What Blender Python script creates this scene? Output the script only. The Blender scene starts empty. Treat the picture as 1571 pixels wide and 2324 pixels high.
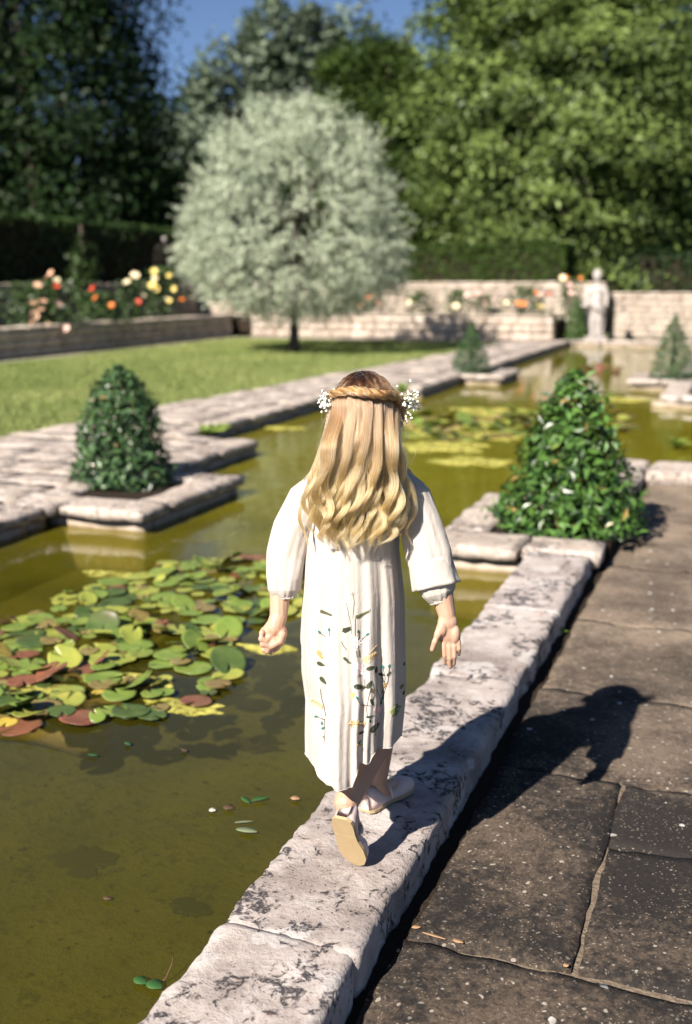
import bpy, bmesh, math, random
import numpy as np
from mathutils import Vector, Matrix, Euler, noise
from mathutils.bvhtree import BVHTree

R = math.radians
rnd = random.Random(7)
rs = np.random.RandomState(11)
scene = bpy.context.scene
C = scene.collection

# ------------------------------------------------------------------ camera, sky, sun, exposure
EYE = Vector((0.0, 0.0, 1.33))          # z = 0 is the top of the pond coping
PITCH, YAW = R(12.03), R(20.26)         # looking down, and left of the pond's long axis (+Y)
FPX, FW, FH = 2450.0, 1571.0, 2324.0    # focal length and frame in measuring units
cam = bpy.data.cameras.new('camera')
cam.lens = 39.0
cam.sensor_fit = 'HORIZONTAL'
cam.sensor_width = 39.0 * FW / FPX
cam.clip_start, cam.clip_end = 0.05, 3000
cam.dof.use_dof = True
cam.dof.focus_distance = 2.40
cam.dof.aperture_fstop = 2.3
camo = bpy.data.objects.new('camera', cam)
C.objects.link(camo)
camo.location = EYE
camo.rotation_euler = (R(90) - PITCH, 0, YAW)
scene.camera = camo

SUN_EL, SUN_AZ = R(38.3), R(-162.0)     # azimuth from +Y towards +X: where the sun stands
world = bpy.data.worlds.new('World'); scene.world = world; world.use_nodes = True
wn = world.node_tree
sky = wn.nodes.new('ShaderNodeTexSky'); sky.sky_type = 'NISHITA'; sky.sun_disc = False
sky.sun_elevation = SUN_EL; sky.sun_rotation = SUN_AZ
sky.air_density = 0.55; sky.dust_density = 0.0; sky.ozone_density = 2.0; sky.altitude = 600
wn.nodes['Background'].inputs[1].default_value = 0.05
wn.links.new(sky.outputs[0], wn.nodes['Background'].inputs[0])
sl = bpy.data.lights.new('sun', 'SUN'); sl.energy = 5.0; sl.angle = R(0.55); sl.color = (1.0, 0.93, 0.83)
so = bpy.data.objects.new('sun', sl); C.objects.link(so)
sd = Vector((math.sin(SUN_AZ) * math.cos(SUN_EL), math.cos(SUN_AZ) * math.cos(SUN_EL), math.sin(SUN_EL)))
so.rotation_euler = (-sd).to_track_quat('-Z', 'Y').to_euler(); so.location = (-6, -12, 12)
scene.view_settings.view_transform = 'Standard'
scene.view_settings.look = 'None'
scene.view_settings.gamma = 1.0
scene.view_settings.exposure = 1.35
scene.cycles.use_denoising = True
scene.cycles.max_bounces = 8
scene.cycles.transparent_max_bounces = 10
scene.cycles.diffuse_bounces = 2
scene.cycles.glossy_bounces = 3
scene.cycles.caustics_reflective = False
scene.cycles.caustics_refractive = False
scene.cycles.sample_clamp_indirect = 4.0

WATER, PATH, BOTTOM = -0.14, -0.09, -0.40

# ------------------------------------------------------------------ measuring helpers
cp, sp_ = math.cos(PITCH), math.sin(PITCH)
FWD = Vector((-math.sin(YAW), math.cos(YAW), 0)); RGT = Vector((math.cos(YAW), math.sin(YAW), 0))
def ray(px, py):
    a, b = (px - FW / 2) / FPX, -(py - FH / 2) / FPX
    return RGT * a + FWD * (cp + b * sp_) + Vector((0, 0, -sp_ + b * cp))
def at_z(px, py, z):
    r = ray(px, py); return EYE + r * ((z - EYE.z) / r.z)
def at_y(px, py, y):
    r = ray(px, py); return EYE + r * (y / r.y)
def at_x(px, py, x):
    r = ray(px, py); return EYE + r * (x / r.x)
def at_d(px, py, d):
    r = ray(px, py); return EYE + r * (d / (r.dot(FWD)))

# ------------------------------------------------------------------ materials
MATS = {}
class NB:
    def __init__(s, name):
        s.m = bpy.data.materials.new(name); s.m.use_nodes = True; s.t = s.m.node_tree
        s.t.nodes.clear(); s.out = s.t.nodes.new('ShaderNodeOutputMaterial'); MATS[name] = s.m
    def n(s, typ, ins=None, **kw):
        x = s.t.nodes.new(typ)
        for k, v in kw.items(): setattr(x, k, v)
        for k, v in (ins or {}).items(): s.set(x, k, v)
        return x
    def set(s, x, k, v):
        if hasattr(v, 'is_linked') or hasattr(v, 'links'): s.t.links.new(v, x.inputs[k])
        else: x.inputs[k].default_value = v
    def co(s, scale=1.0, obj=True):
        tc = s.n('ShaderNodeTexCoord')
        if obj == 'world':
            g = s.n('ShaderNodeNewGeometry'); return g.outputs['Position']
        return tc.outputs['Object' if obj else 'Generated']
    def noise(s, scale, detail=4, rough=0.55, co=None, dist=0.0):
        x = s.n('ShaderNodeTexNoise', {'Scale': scale, 'Detail': detail, 'Roughness': rough, 'Distortion': dist})
        if co is not None: s.t.links.new(co, x.inputs['Vector'])
        return x.outputs['Fac']
    def vor(s, scale, co=None, feature='F1', rand=1.0, out='Distance'):
        x = s.n('ShaderNodeTexVoronoi', {'Scale': scale, 'Randomness': rand}, feature=feature)
        if co is not None: s.t.links.new(co, x.inputs['Vector'])
        return x.outputs[out]
    def ramp(s, fac, stops, interp='LINEAR'):
        x = s.n('ShaderNodeValToRGB', {'Fac': fac}); cr = x.color_ramp; cr.interpolation = interp
        while len(cr.elements) < len(stops): cr.elements.new(0.5)
        for e, (p, c) in zip(cr.elements, stops):
            e.position = p; e.color = c if len(c) == 4 else (*c, 1)
        return x.outputs['Color']
    def mix(s, f, a, b, blend='MIX'):
        x = s.n('ShaderNodeMix', data_type='RGBA', blend_type=blend)
        s.set(x, 0, f)
        for i, v in ((6, a), (7, b)):
            if isinstance(v, tuple) and len(v) == 3: v = (*v, 1)
            s.set(x, i, v)
        return x.outputs[2]
    def math(s, op, a, b=0.0, clamp=False):
        x = s.n('ShaderNodeMath', operation=op, use_clamp=clamp); s.set(x, 0, a); s.set(x, 1, b); return x.outputs[0]
    def mapr(s, v, a, b, c=0.0, d=1.0):
        x = s.n('ShaderNodeMapRange', {'Value': v, 'From Min': a, 'From Max': b, 'To Min': c, 'To Max': d}); return x.outputs[0]
    def bump(s, h, strength=0.5, dist=0.01):
        x = s.n('ShaderNodeBump', {'Height': h, 'Strength': strength, 'Distance': dist}); return x.outputs[0]
    def rand(s): return s.n('ShaderNodeObjectInfo').outputs['Random']
    def attr(s, name): return s.n('ShaderNodeAttribute', attribute_name=name).outputs['Fac']
    def pbr(s, col, rough=0.8, normal=None, spec=0.3, **kw):
        p = s.n('ShaderNodeBsdfPrincipled', {'Roughness': rough, 'Specular IOR Level': spec})
        s.set(p, 'Base Color', (*col, 1) if isinstance(col, tuple) else col)
        for k, v in kw.items(): s.set(p, k.replace('_', ' '), v)
        if normal is not None: s.t.links.new(normal, p.inputs['Normal'])
        return p.outputs[0]
    def done(s, sh): s.t.links.new(sh, s.out.inputs['Surface']); return s.m

def flat(name, col, rough=0.7, spec=0.3):
    b = NB(name); return b.done(b.pbr(col, rough, spec=spec))

def stone_mat(name, base, dark, light, spots=0.5, scale=1.0, rust=0.0, dots=False, wcoord=True):
    b = NB(name); co = b.co(obj='world')
    n1 = b.noise(2.3 * scale, 5, 0.6, co); n2 = b.noise(11 * scale, 6, 0.65, co, 0.6); n3 = b.noise(70 * scale, 4, 0.7, co)
    c = b.mix(b.mapr(n2, .36, .64), base, light)
    c = b.mix(b.mapr(n1, .42, .68, 0, .7), c, dark)
    c = b.mix(b.math('MULTIPLY', b.mapr(n3, .5, .78), .5), c, dark)
    if spots:                                         # dark lichen crusts, pale lichen discs
        m = b.noise(26 * scale, 5, 0.75, co, 1.2); m2 = b.noise(3.4 * scale, 3, .5, co)
        k = b.mapr(b.math('ADD', m, b.math('MULTIPLY', m2, .45)), .84 - .09 * spots, .88 - .09 * spots)
        c = b.mix(b.math('MULTIPLY', k, .88), c, (.035, .032, .036))
        d = b.noise(7 * scale, 3, .5, co, 2.0)
        c = b.mix(b.mapr(d, .585, .61, 0, .55), c, (.56, .50, .47))
    if rust:
        o = b.noise(8, 3, .5, co, 1.0); c = b.mix(b.mapr(o, .70, .73, 0, .7), c, (.30, .12, .03))
    if dots:
        v = b.vor(14, co); v2 = b.noise(5, 2, .5, co)
        k = b.math('MULTIPLY', b.mapr(v, .16, .13), b.mapr(v2, .52, .56)); c = b.mix(k, c, (.62, .58, .50))
        v = b.vor(45, co); k = b.math('MULTIPLY', b.mapr(v, .22, .17), b.mapr(v2, .46, .6, 0, .8)); c = b.mix(k, c, (.5, .44, .36))
    r = b.rand(); c = b.mix(b.math('MULTIPLY', r, .22), c, b.mix(.5, dark, base))
    h = b.math('ADD', b.math('MULTIPLY', n2, 1.0), b.math('MULTIPLY', n3, .35))
    return b.done(b.pbr(c, .92, b.bump(h, .55, .012), .15))

def coping_mat():
    b = NB('coping_limestone'); co = b.co(obj='world')
    n1 = b.noise(3.1, 5, .6, co); n2 = b.noise(13, 6, .7, co, .5); n3 = b.noise(85, 5, .75, co); n4 = b.noise(24, 6, .72, co, .8)
    c = b.mix(b.mapr(n2, .38, .62), (.38, .325, .30), (.45, .40, .38))
    c = b.mix(b.mapr(b.math('ADD', n1, b.math('MULTIPLY', n4, .35)), .58, .80, 0, .85), c, (.20, .165, .15))       # grey weathering
    p = b.vor(6.5, b.mix(.12, co, b.n('ShaderNodeTexNoise', {'Scale': 9.0, 'Vector': co}).outputs['Color']), out='Distance')
    sel = b.vor(6.5, b.mix(.12, co, b.n('ShaderNodeTexNoise', {'Scale': 9.0, 'Vector': co}).outputs['Color']), out='Color')
    selx = b.n('ShaderNodeSeparateColor', {'Color': sel}).outputs[0]
    disc = b.math('MULTIPLY', b.mapr(p, .44, .40), b.mapr(selx, .52, .56))
    c = b.mix(b.math('MULTIPLY', disc, .75), c, b.mix(b.mapr(n3, .4, .6), (.40, .37, .355), (.47, .425, .405)))       # pale lichen discs
    k = b.math('ADD', n4, b.math('MULTIPLY', b.noise(4.3, 4, .6, co), .75))
    k = b.math('MULTIPLY', b.mapr(k, .945, .975), b.mapr(n3, .41, .52)); c = b.mix(b.math('MULTIPLY', k, .92), c, (.028, .027, .033))   # black crusts
    sp = b.math('MULTIPLY', b.mapr(b.vor(62, co), .2, .14), b.mapr(n1, .44, .6)); c = b.mix(b.math('MULTIPLY', sp, .8), c, (.05, .046, .048))
    o = b.noise(8, 3, .5, co, 1.0); c = b.mix(b.mapr(o, .72, .75, 0, .6), c, (.30, .14, .05))
    h = b.math('ADD', n2, b.math('MULTIPLY', n3, .5)); h = b.math('SUBTRACT', h, b.math('MULTIPLY', k, .4))
    return b.done(b.pbr(c, .95, b.bump(h, .75, .012), .1))
coping_mat()
stone_mat('old_limestone', (.40, .33, .285), (.21, .17, .14), (.48, .415, .365), .95, .9)
stone_mat('wall_limestone', (.42, .345, .28), (.26, .20, .15), (.50, .43, .36), .3, .7)
stone_mat('statue_stone', (.42, .37, .35), (.24, .21, .20), (.52, .48, .46), .5, 2.0)

def path_mat():
    b = NB('path_sandstone'); co = b.co(obj='world')
    n1 = b.noise(2.1, 5, .6, co); n2 = b.noise(24, 6, .72, co, .6); n3 = b.noise(110, 5, .8, co); n5 = b.noise(52, 5, .75, co)
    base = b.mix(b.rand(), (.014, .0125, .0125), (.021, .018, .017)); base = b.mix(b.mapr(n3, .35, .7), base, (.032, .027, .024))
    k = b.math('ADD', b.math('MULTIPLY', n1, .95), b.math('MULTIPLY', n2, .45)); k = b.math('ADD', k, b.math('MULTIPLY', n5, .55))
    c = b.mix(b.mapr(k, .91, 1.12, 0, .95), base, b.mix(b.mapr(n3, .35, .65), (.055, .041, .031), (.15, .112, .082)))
    g = b.n('ShaderNodeSeparateXYZ', {'Vector': co}); y_noise = b.math('ADD', g.outputs['Y'], b.math('MULTIPLY', n1, 1.6))
    far = b.mapr(y_noise, 3.7, 5.4, 0, .75)                    # paler stone colour blended in further along
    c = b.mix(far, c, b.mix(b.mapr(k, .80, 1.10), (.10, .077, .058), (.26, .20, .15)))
    w = b.mix(.03, co, b.n('ShaderNodeTexNoise', {'Scale': 30.0, 'Vector': co}).outputs['Color'])
    v2 = b.noise(3.3, 2, .5, co); c = b.mix(b.math('MULTIPLY', b.mapr(b.vor(11, w), .105, .085), b.mapr(v2, .46, .5)), c, (.50, .47, .43))
    c = b.mix(b.math('MULTIPLY', b.mapr(b.vor(34, w), .17, .13), b.mapr(n1, .40, .56, 0, .95)), c, (.34, .30, .25))
    c = b.mix(b.math('MULTIPLY', b.mapr(b.vor(95, w), .25, .18), b.mapr(n2, .44, .56, 0, .9)), c, (.24, .20, .16))
    h = b.math('ADD', n2, b.math('MULTIPLY', n3, .8))
    return b.done(b.pbr(c, .95, b.bump(h, .7, .007), .15))
path_mat()

b = NB('joint_sand'); co = b.co(obj='world'); n = b.noise(60, 4, .7, co)
b.done(b.pbr(b.mix(n, (.055, .042, .032), (.27, .21, .155)), .95, b.bump(n, 1, .012), .1))
b = NB('mortar'); co = b.co(obj='world'); n = b.noise(30, 4, .7, co)
b.done(b.pbr(b.mix(n, (.25, .20, .16), (.40, .33, .27)), .95, b.bump(n, .8, .006), .1))
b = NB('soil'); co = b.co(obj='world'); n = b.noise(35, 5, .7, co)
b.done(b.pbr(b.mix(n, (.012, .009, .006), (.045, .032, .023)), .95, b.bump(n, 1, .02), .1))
b = NB('wet_stone'); co = b.co(obj='world'); n = b.noise(9, 5, .7, co)
b.done(b.pbr(b.mix(n, (.06, .045, .02), (.20, .14, .075)), .6, b.bump(n, .7, .01), .3))
b = NB('lawn_soil'); co = b.co(obj='world'); n = b.noise(.8, 4, .6, co); n2 = b.noise(14, 4, .7, co); n3 = b.noise(120, 3, .8, co)
c = b.mix(b.mapr(n, .35, .65), (.14, .19, .055), (.24, .255, .085)); c = b.mix(b.mapr(n2, .4, .75, 0, .6), c, (.30, .285, .12))
c = b.mix(b.mapr(n3, .4, .8, 0, .5), c, (.04, .07, .015))
b.done(b.pbr(c, .9, b.bump(n3, 1, .03), .1))
b = NB('field_ground'); co = b.co(obj='world'); n = b.noise(.3, 5, .6, co)
b.done(b.pbr(b.mix(n, (.05, .08, .02), (.11, .11, .045)), .95))
b = NB('pond_silt'); co = b.co(obj='world'); n = b.noise(3, 5, .6, co); n2 = b.noise(24, 5, .75, co); n3 = b.noise(7, 4, .6, co, 1.5)
c = b.mix(b.mapr(n, .3, .7), (.026, .024, .0055), (.046, .040, .009)); c = b.mix(b.mapr(n2, .52, .66, 0, .75), c, (.008, .009, .003)); c = b.mix(b.math('MULTIPLY', b.mapr(b.vor(19, b.mix(.06, co, b.n('ShaderNodeTexNoise', {'Scale': 25.0, 'Vector': co}).outputs['Color'])), .16, .1), b.mapr(n, .42, .55)), c, (.004, .005, .002))
c = b.mix(b.mapr(n3, .60, .70, 0, .5), c, (.010, .011, .004))
b.done(b.pbr(c, .95, b.bump(n2, .6, .02), .1))

# pond water: clear-ish olive water with a thin veil of suspended algae and a rippled mirror surface
b = NB('pond_water'); co = b.co(obj='world')
w1 = b.noise(5.5, 3, .5, co, .3); w2 = b.noise(1.3, 2, .5, co)
nm = b.bump(b.math('ADD', w1, b.math('MULTIPLY', w2, 2.0)), .10, .02)
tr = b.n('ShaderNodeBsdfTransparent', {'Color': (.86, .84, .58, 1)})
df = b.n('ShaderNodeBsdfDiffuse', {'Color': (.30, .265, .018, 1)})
yy = b.n('ShaderNodeSeparateXYZ', {'Vector': co}).outputs['Y']       # far water's stronger scattering is put into the veil, thicker towards the bay
bloom = b.mapr(b.math('ADD', yy, b.math('MULTIPLY', w2, 4.0)), 5.0, 10.0, .07, .38)  # bloom is that painted scattering share, low near and high far
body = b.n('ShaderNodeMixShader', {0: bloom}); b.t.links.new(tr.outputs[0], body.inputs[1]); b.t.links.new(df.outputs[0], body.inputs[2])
gl = b.n('ShaderNodeBsdfGlossy', {'Roughness': .035, 'Color': (.95, .97, 1, 1)}); b.t.links.new(nm, gl.inputs['Normal'])
ior = b.mapr(b.n('ShaderNodeNewGeometry').outputs['Backfacing'], 0, 1, 1.333, .75)     # the same mirror from both sides
fr = b.n('ShaderNodeFresnel', {'IOR': ior}); b.t.links.new(nm, fr.inputs['Normal'])
fx = b.math('MULTIPLY', fr.outputs[0], 1.0)
ms = b.n('ShaderNodeMixShader', {0: fx}); b.t.links.new(body.outputs[0], ms.inputs[1]); b.t.links.new(gl.outputs[0], ms.inputs[2])
b.done(ms.outputs[0])

def leaf_mat(name, a, c2, rough=.5, spec=.35, trans=.25, third=None):
    b = NB(name); v = b.attr('var')
    c = b.mix(v, a, c2)
    if third: c = b.mix(b.mapr(v, .93, .97), c, third)
    p = b.pbr(c, rough, spec=spec)
    t = b.n('ShaderNodeBsdfTranslucent'); b.t.links.new(c, t.inputs['Color'])
    m = b.n('ShaderNodeMixShader', {0: trans}); b.t.links.new(p, m.inputs[1]); b.t.links.new(t.outputs[0], m.inputs[2])
    return b.done(m.outputs[0])
leaf_mat('silver_leaf', (.22, .27, .18), (.56, .60, .46), .8, .15, .2)
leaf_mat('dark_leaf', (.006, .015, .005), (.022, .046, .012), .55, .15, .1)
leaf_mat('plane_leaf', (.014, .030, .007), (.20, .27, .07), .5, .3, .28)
leaf_mat('mid_leaf', (.016, .034, .006), (.050, .082, .014), .6, .15, .18)
leaf_mat('poplar_leaf', (.085, .12, .075), (.20, .245, .17), .6, .2, .25)  # paler, greyer colour puts distance haze into the leaves
leaf_mat('hedge_leaf', (.012, .028, .007), (.040, .075, .016), .55, .25, .15)
leaf_mat('laurel_leaf', (.006, .024, .006), (.100, .205, .038), .33, .5, .18, third=(.28, .20, .06))
leaf_mat('box_leaf', (.008, .026, .010), (.085, .165, .055), .36, .5, .15, third=(.22, .17, .07))
leaf_mat('rose_leaf', (.020, .045, .012), (.065, .11, .028), .45, .4, .2)
leaf_mat('fern_leaf', (.12, .20, .03), (.26, .34, .07), .5, .3, .3)
leaf_mat('grass_blade', (.15, .205, .055), (.30, .325, .115), .6, .2, .25)
b = NB('bark'); co = b.co(obj='world'); n = b.noise(14, 5, .7, co)
b.done(b.pbr(b.mix(n, (.035, .028, .022), (.13, .105, .085)), .95, b.bump(n, 1, .02), .1))

def pad_mat(name, a, c2, edge):
    b = NB(name); co = b.co(obj='world'); n = b.noise(16, 4, .6, co); n2 = b.noise(5, 2, .5, co)
    c = b.mix(b.mapr(n, .3, .7), a, c2); c = b.mix(b.mapr(n2, .55, .72, 0, .6), c, edge)
    return b.done(b.pbr(c, .32, b.bump(n, .25, .004), .5))
pad_mat('pad_green', (.10, .155, .028), (.165, .215, .045), (.22, .22, .05))
pad_mat('pad_lime', (.19, .22, .04), (.27, .28, .055), (.34, .29, .06))
pad_mat('pad_dark', (.035, .065, .018), (.075, .105, .028), (.09, .06, .03))
pad_mat('pad_yellow', (.34, .27, .05), (.44, .32, .06), (.40, .17, .04))
pad_mat('pad_red', (.12, .045, .028), (.20, .08, .045), (.10, .085, .03))
pad_mat('pad_brown', (.14, .10, .035), (.21, .17, .06), (.12, .05, .025))
b = NB('algae'); co = b.co(obj='world'); n = b.noise(22, 6, .75, co); n2 = b.noise(4, 3, .5, co)
c = b.mix(b.mapr(n, .3, .7), (.33, .31, .05), (.52, .47, .12)); c = b.mix(b.mapr(n2, .5, .7, 0, .5), c, (.23, .24, .04))
t = b.n('ShaderNodeBsdfTransparent'); m = b.n('ShaderNodeMixShader', {0: b.mapr(b.math('ADD', b.math('MULTIPLY', b.noise(9, 5, .65, co, .4), .7), b.math('MULTIPLY', n, .5)), .50, .66)})
b.t.links.new(t.outputs[0], m.inputs[1]); b.t.links.new(b.pbr(c, .8, b.bump(n, .9, .012), .3), m.inputs[2]); b.done(m.outputs[0])

def cloth(name, a, tr=.18, bmp=.25):
    b = NB(name); co = b.co()
    n = b.noise(420, 2, .6, co); n2 = b.noise(26, 4, .6, co, .4)
    wv = b.n('ShaderNodeMapping', {'Vector': co, 'Scale': (70, 70, 9)}); n3 = b.noise(1.0, 4, .65, wv.outputs[0], .5)       # crinkled crepe lengthwise
    p = b.pbr(a, .92, b.bump(b.math('ADD', b.math('ADD', b.math('MULTIPLY', n, .2), n2), b.math('MULTIPLY', n3, .8)), bmp, .006), .1, Sheen_Weight=.1)
    t = b.n('ShaderNodeBsdfTranslucent', {'Color': tuple(min(.95, q * 1.35) for q in a) + (1,)})
    m = b.n('ShaderNodeMixShader', {0: tr}); b.t.links.new(p, m.inputs[1]); b.t.links.new(t.outputs[0], m.inputs[2])
    return b.done(m.outputs[0])
cloth('white_linen', (.62, .565, .515), .38, .5); cloth('lace_cotton', (.62, .52, .45), .1, .6)
b = NB('skin'); co = b.co(); n = b.noise(18, 4, .6, co); n2 = b.noise(160, 2, .5, co)
b.done(b.pbr(b.mix(b.mapr(n, .3, .7), (.40, .235, .160), (.45, .285, .20)), .5, b.bump(n2, .12, .001), .35,
             Subsurface_Weight=.18, Subsurface_Radius=(.012, .004, .002), Subsurface_Scale=.5))
b = NB('shoe_fabric'); co = b.co(); n = b.noise(600, 2, .6, co)
b.done(b.pbr((.60, .46, .42), .85, b.bump(n, .3, .002), .2))
b = NB('tan_sole'); co = b.co(); n = b.noise(60, 4, .7, co)
b.done(b.pbr(b.mix(n, (.33, .235, .125), (.41, .305, .175)), .8, b.bump(n, .2, .002), .2))
flat('iron', (.03, .022, .018), .6); flat('lip', (.50, .20, .17), .5); flat('eye', (.04, .03, .025), .2, .5)
flat('blossom', (.80, .77, .68), .8); flat('blossom_stem', (.10, .14, .05), .7)
for nme, col in dict(thread_green=(.045, .05, .028), thread_olive=(.11, .11, .06), thread_teal=(.02, .13, .12), thread_ochre=(.55, .38, .15),
                     thread_pink=(.68, .43, .42), thread_yellow=(.75, .60, .12), thread_brown=(.22, .12, .05), thread_moss=(.22, .26, .08),
                     thread_white=(.80, .78, .74), rose_peach=(.76, .46, .30), rose_cream=(.78, .66, .42), rose_yellow=(.75, .58, .17),
                     rose_red=(.55, .06, .03), rose_orange=(.70, .20, .04), rose_pink=(.74, .47, .40), floating_green=(.03, .085, .022),
                     floating_grey=(.16, .19, .11), dead_leaf=(.09, .055, .03), dry_leaf=(.36, .22, .12), weed_dark=(.006, .007, .003), weed_faint=(.013, .012, .005),
                     petal_white=(.55, .52, .45)).items(): flat(nme, col, .8 if 'thread' in nme else .55)
def hair_mat(name, root, tip, k):
    b = NB(name)
    hi = b.n('ShaderNodeHairInfo'); c = b.mix(b.mapr(hi.outputs['Intercept'], *k), root, tip)
    c = b.mix(b.math('MULTIPLY', b.math('POWER', hi.outputs['Random'], 1.6), .85), c, (.10, .042, .018))
    h = b.n('ShaderNodeBsdfHairPrincipled', {'Roughness': .28, 'Radial Roughness': .45, 'IOR': 1.5, 'Random Roughness': .2}, parametrization='COLOR')
    b.t.links.new(c, h.inputs['Color']); return b.done(h.outputs[0])
hair_mat('blonde_hair', (.38, .205, .11), (.70, .39, .145), (.1, .8))
hair_mat('dark_crown_hair', (.010, .006, .004), (.075, .038, .02), (.3, 1.0))  # brown crown strands, darkened in colour for the sheen they lack
b = NB('hair_mass'); co = b.co(); s = b.n('ShaderNodeMapping', {'Vector': co, 'Scale': (160, 160, 5)})
n = b.noise(1.0, 3, .6, s.outputs[0])
b.done(b.pbr(b.mix(b.mapr(n, .3, .7), (.17, .085, .033), (.42, .24, .09)), .5, b.bump(n, .8, .004), .4))
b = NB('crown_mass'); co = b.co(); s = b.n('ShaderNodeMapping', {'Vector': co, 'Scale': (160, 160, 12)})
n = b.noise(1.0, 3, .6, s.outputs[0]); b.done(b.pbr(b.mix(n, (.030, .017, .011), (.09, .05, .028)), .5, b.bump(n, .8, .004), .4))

# ------------------------------------------------------------------ object helpers
def link(o, parent=None):
    C.objects.link(o)
    if parent is not None: o.parent = parent
    return o
def tag(o, label=None, cat=None, group=None, kind=None):
    if label: o['label'] = label
    if cat: o['category'] = cat
    if group: o['group'] = group
    if kind: o['kind'] = kind
    return o
def empty(name, loc=(0, 0, 0), rz=0.0, parent=None):
    o = bpy.data.objects.new(name, None); o.location = loc; o.rotation_euler = (0, 0, rz); o.empty_display_size = .05
    return link(o, parent)
def me_py(name, V, F, mats, smooth=False):
    me = bpy.data.meshes.new(name); me.from_pydata([tuple(v) for v in V], [], F)
    for m in (mats if isinstance(mats, (list, tuple)) else [mats]): me.materials.append(MATS[m])
    if smooth: me.polygons.foreach_set('use_smooth', [True] * len(me.polygons))
    me.update(); return me
def ob(name, me, parent=None, loc=(0, 0, 0), rot=(0, 0, 0), scale=(1, 1, 1)):
    o = bpy.data.objects.new(name, me); o.location = loc; o.rotation_euler = rot; o.scale = scale
    return link(o, parent)
def mesh(name, V, F, mats, parent=None, smooth=False, **kw):
    return ob(name, me_py(name, V, F, mats, smooth), parent, **kw)
def me_quads(name, Q, mat, var=None, smooth=False):
    """Q: (N,4,3) array of quads; var: (N,) value kept per leaf"""
    N = len(Q); me = bpy.data.meshes.new(name)
    me.vertices.add(4 * N); me.vertices.foreach_set('co', np.ascontiguousarray(Q, dtype=np.float32).ravel())
    me.loops.add(4 * N); me.loops.foreach_set('vertex_index', np.arange(4 * N, dtype=np.int32))
    me.polygons.add(N); me.polygons.foreach_set('loop_start', np.arange(0, 4 * N, 4, dtype=np.int32))
    me.polygons.foreach_set('loop_total', np.full(N, 4, dtype=np.int32))
    if var is not None:
        a = me.attributes.new('var', 'FLOAT', 'POINT'); a.data.foreach_set('value', np.repeat(var, 4).astype(np.float32))
    me.materials.append(MATS[mat]); me.update(calc_edges=True); me.validate()
    return me
def tube_vf(pts, rad, n=8, cap=True):
    pts = [Vector(p) for p in pts]; V, F = [], []; up = Vector((0.13, 0.21, 1)).normalized()
    for i, p in enumerate(pts):
        t = (pts[min(i + 1, len(pts) - 1)] - pts[max(i - 1, 0)]).normalized()
        a = t.cross(up); a = a.normalized() if a.length > 1e-4 else Vector((1, 0, 0)); c2 = t.cross(a).normalized()
        r = rad[i] if hasattr(rad, '__len__') else rad
        for k in range(n):
            th = 2 * math.pi * k / n; V.append(p + (a * math.cos(th) + c2 * math.sin(th)) * r)
    for i in range(len(pts) - 1):
        for k in range(n):
            F.append((i * n + k, i * n + (k + 1) % n, (i + 1) * n + (k + 1) % n, (i + 1) * n + k))
    if cap: F.append(tuple(range(n - 1, -1, -1))); F.append(tuple((len(pts) - 1) * n + k for k in range(n)))
    return V, F
class VF:
    def __init__(s): s.V, s.F = [], []
    def add(s, V, F):
        o = len(s.V); s.V += [tuple(v) for v in V]; s.F += [tuple(i + o for i in f) for f in F]; return s
    def tube(s, pts, rad, n=8): return s.add(*tube_vf(pts, rad, n))
    def ball(s, c, r, seg=12, rings=8, M=None):
        r = (r, r, r) if not hasattr(r, '__len__') else r; V, F = [], []; c = Vector(c)
        for i in range(1, rings):
            th = math.pi * i / rings
            for k in range(seg):
                ph = 2 * math.pi * k / seg
                v = Vector((r[0] * math.sin(th) * math.cos(ph), r[1] * math.sin(th) * math.sin(ph), r[2] * math.cos(th)))
                V.append(c + (M @ v if M else v))
        a = Vector((0, 0, r[2])); b2 = len(V); V.append(c + (M @ a if M else a)); V.append(c - (M @ a if M else a))
        for i in range(rings - 2):
            for k in range(seg):
                F.append((i * seg + k, (i + 1) * seg + k, (i + 1) * seg + (k + 1) % seg, i * seg + (k + 1) % seg))
        for k in range(seg):
            F.append((b2, k, (k + 1) % seg)); F.append((b2 + 1, (rings - 2) * seg + (k + 1) % seg, (rings - 2) * seg + k))
        return s.add(V, F)
    def limb(s, pts, rad, n=12):
        s.tube(pts, rad, n)
        for p, r in zip(pts, rad): s.ball(p, r * .995, n, 8)
        return s
    def box(s, lo, hi):
        x0, y0, z0 = lo; x1, y1, z1 = hi
        return s.add([(x0, y0, z0), (x1, y0, z0), (x1, y1, z0), (x0, y1, z0), (x0, y0, z1), (x1, y0, z1), (x1, y1, z1), (x0, y1, z1)],
                     [(3, 2, 1, 0), (4, 5, 6, 7), (0, 1, 5, 4), (1, 2, 6, 5), (2, 3, 7, 6), (3, 0, 4, 7)])
    def ob(s, name, mats, parent=None, smooth=False, **kw): return mesh(name, s.V, s.F, mats, parent, smooth, **kw)

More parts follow.
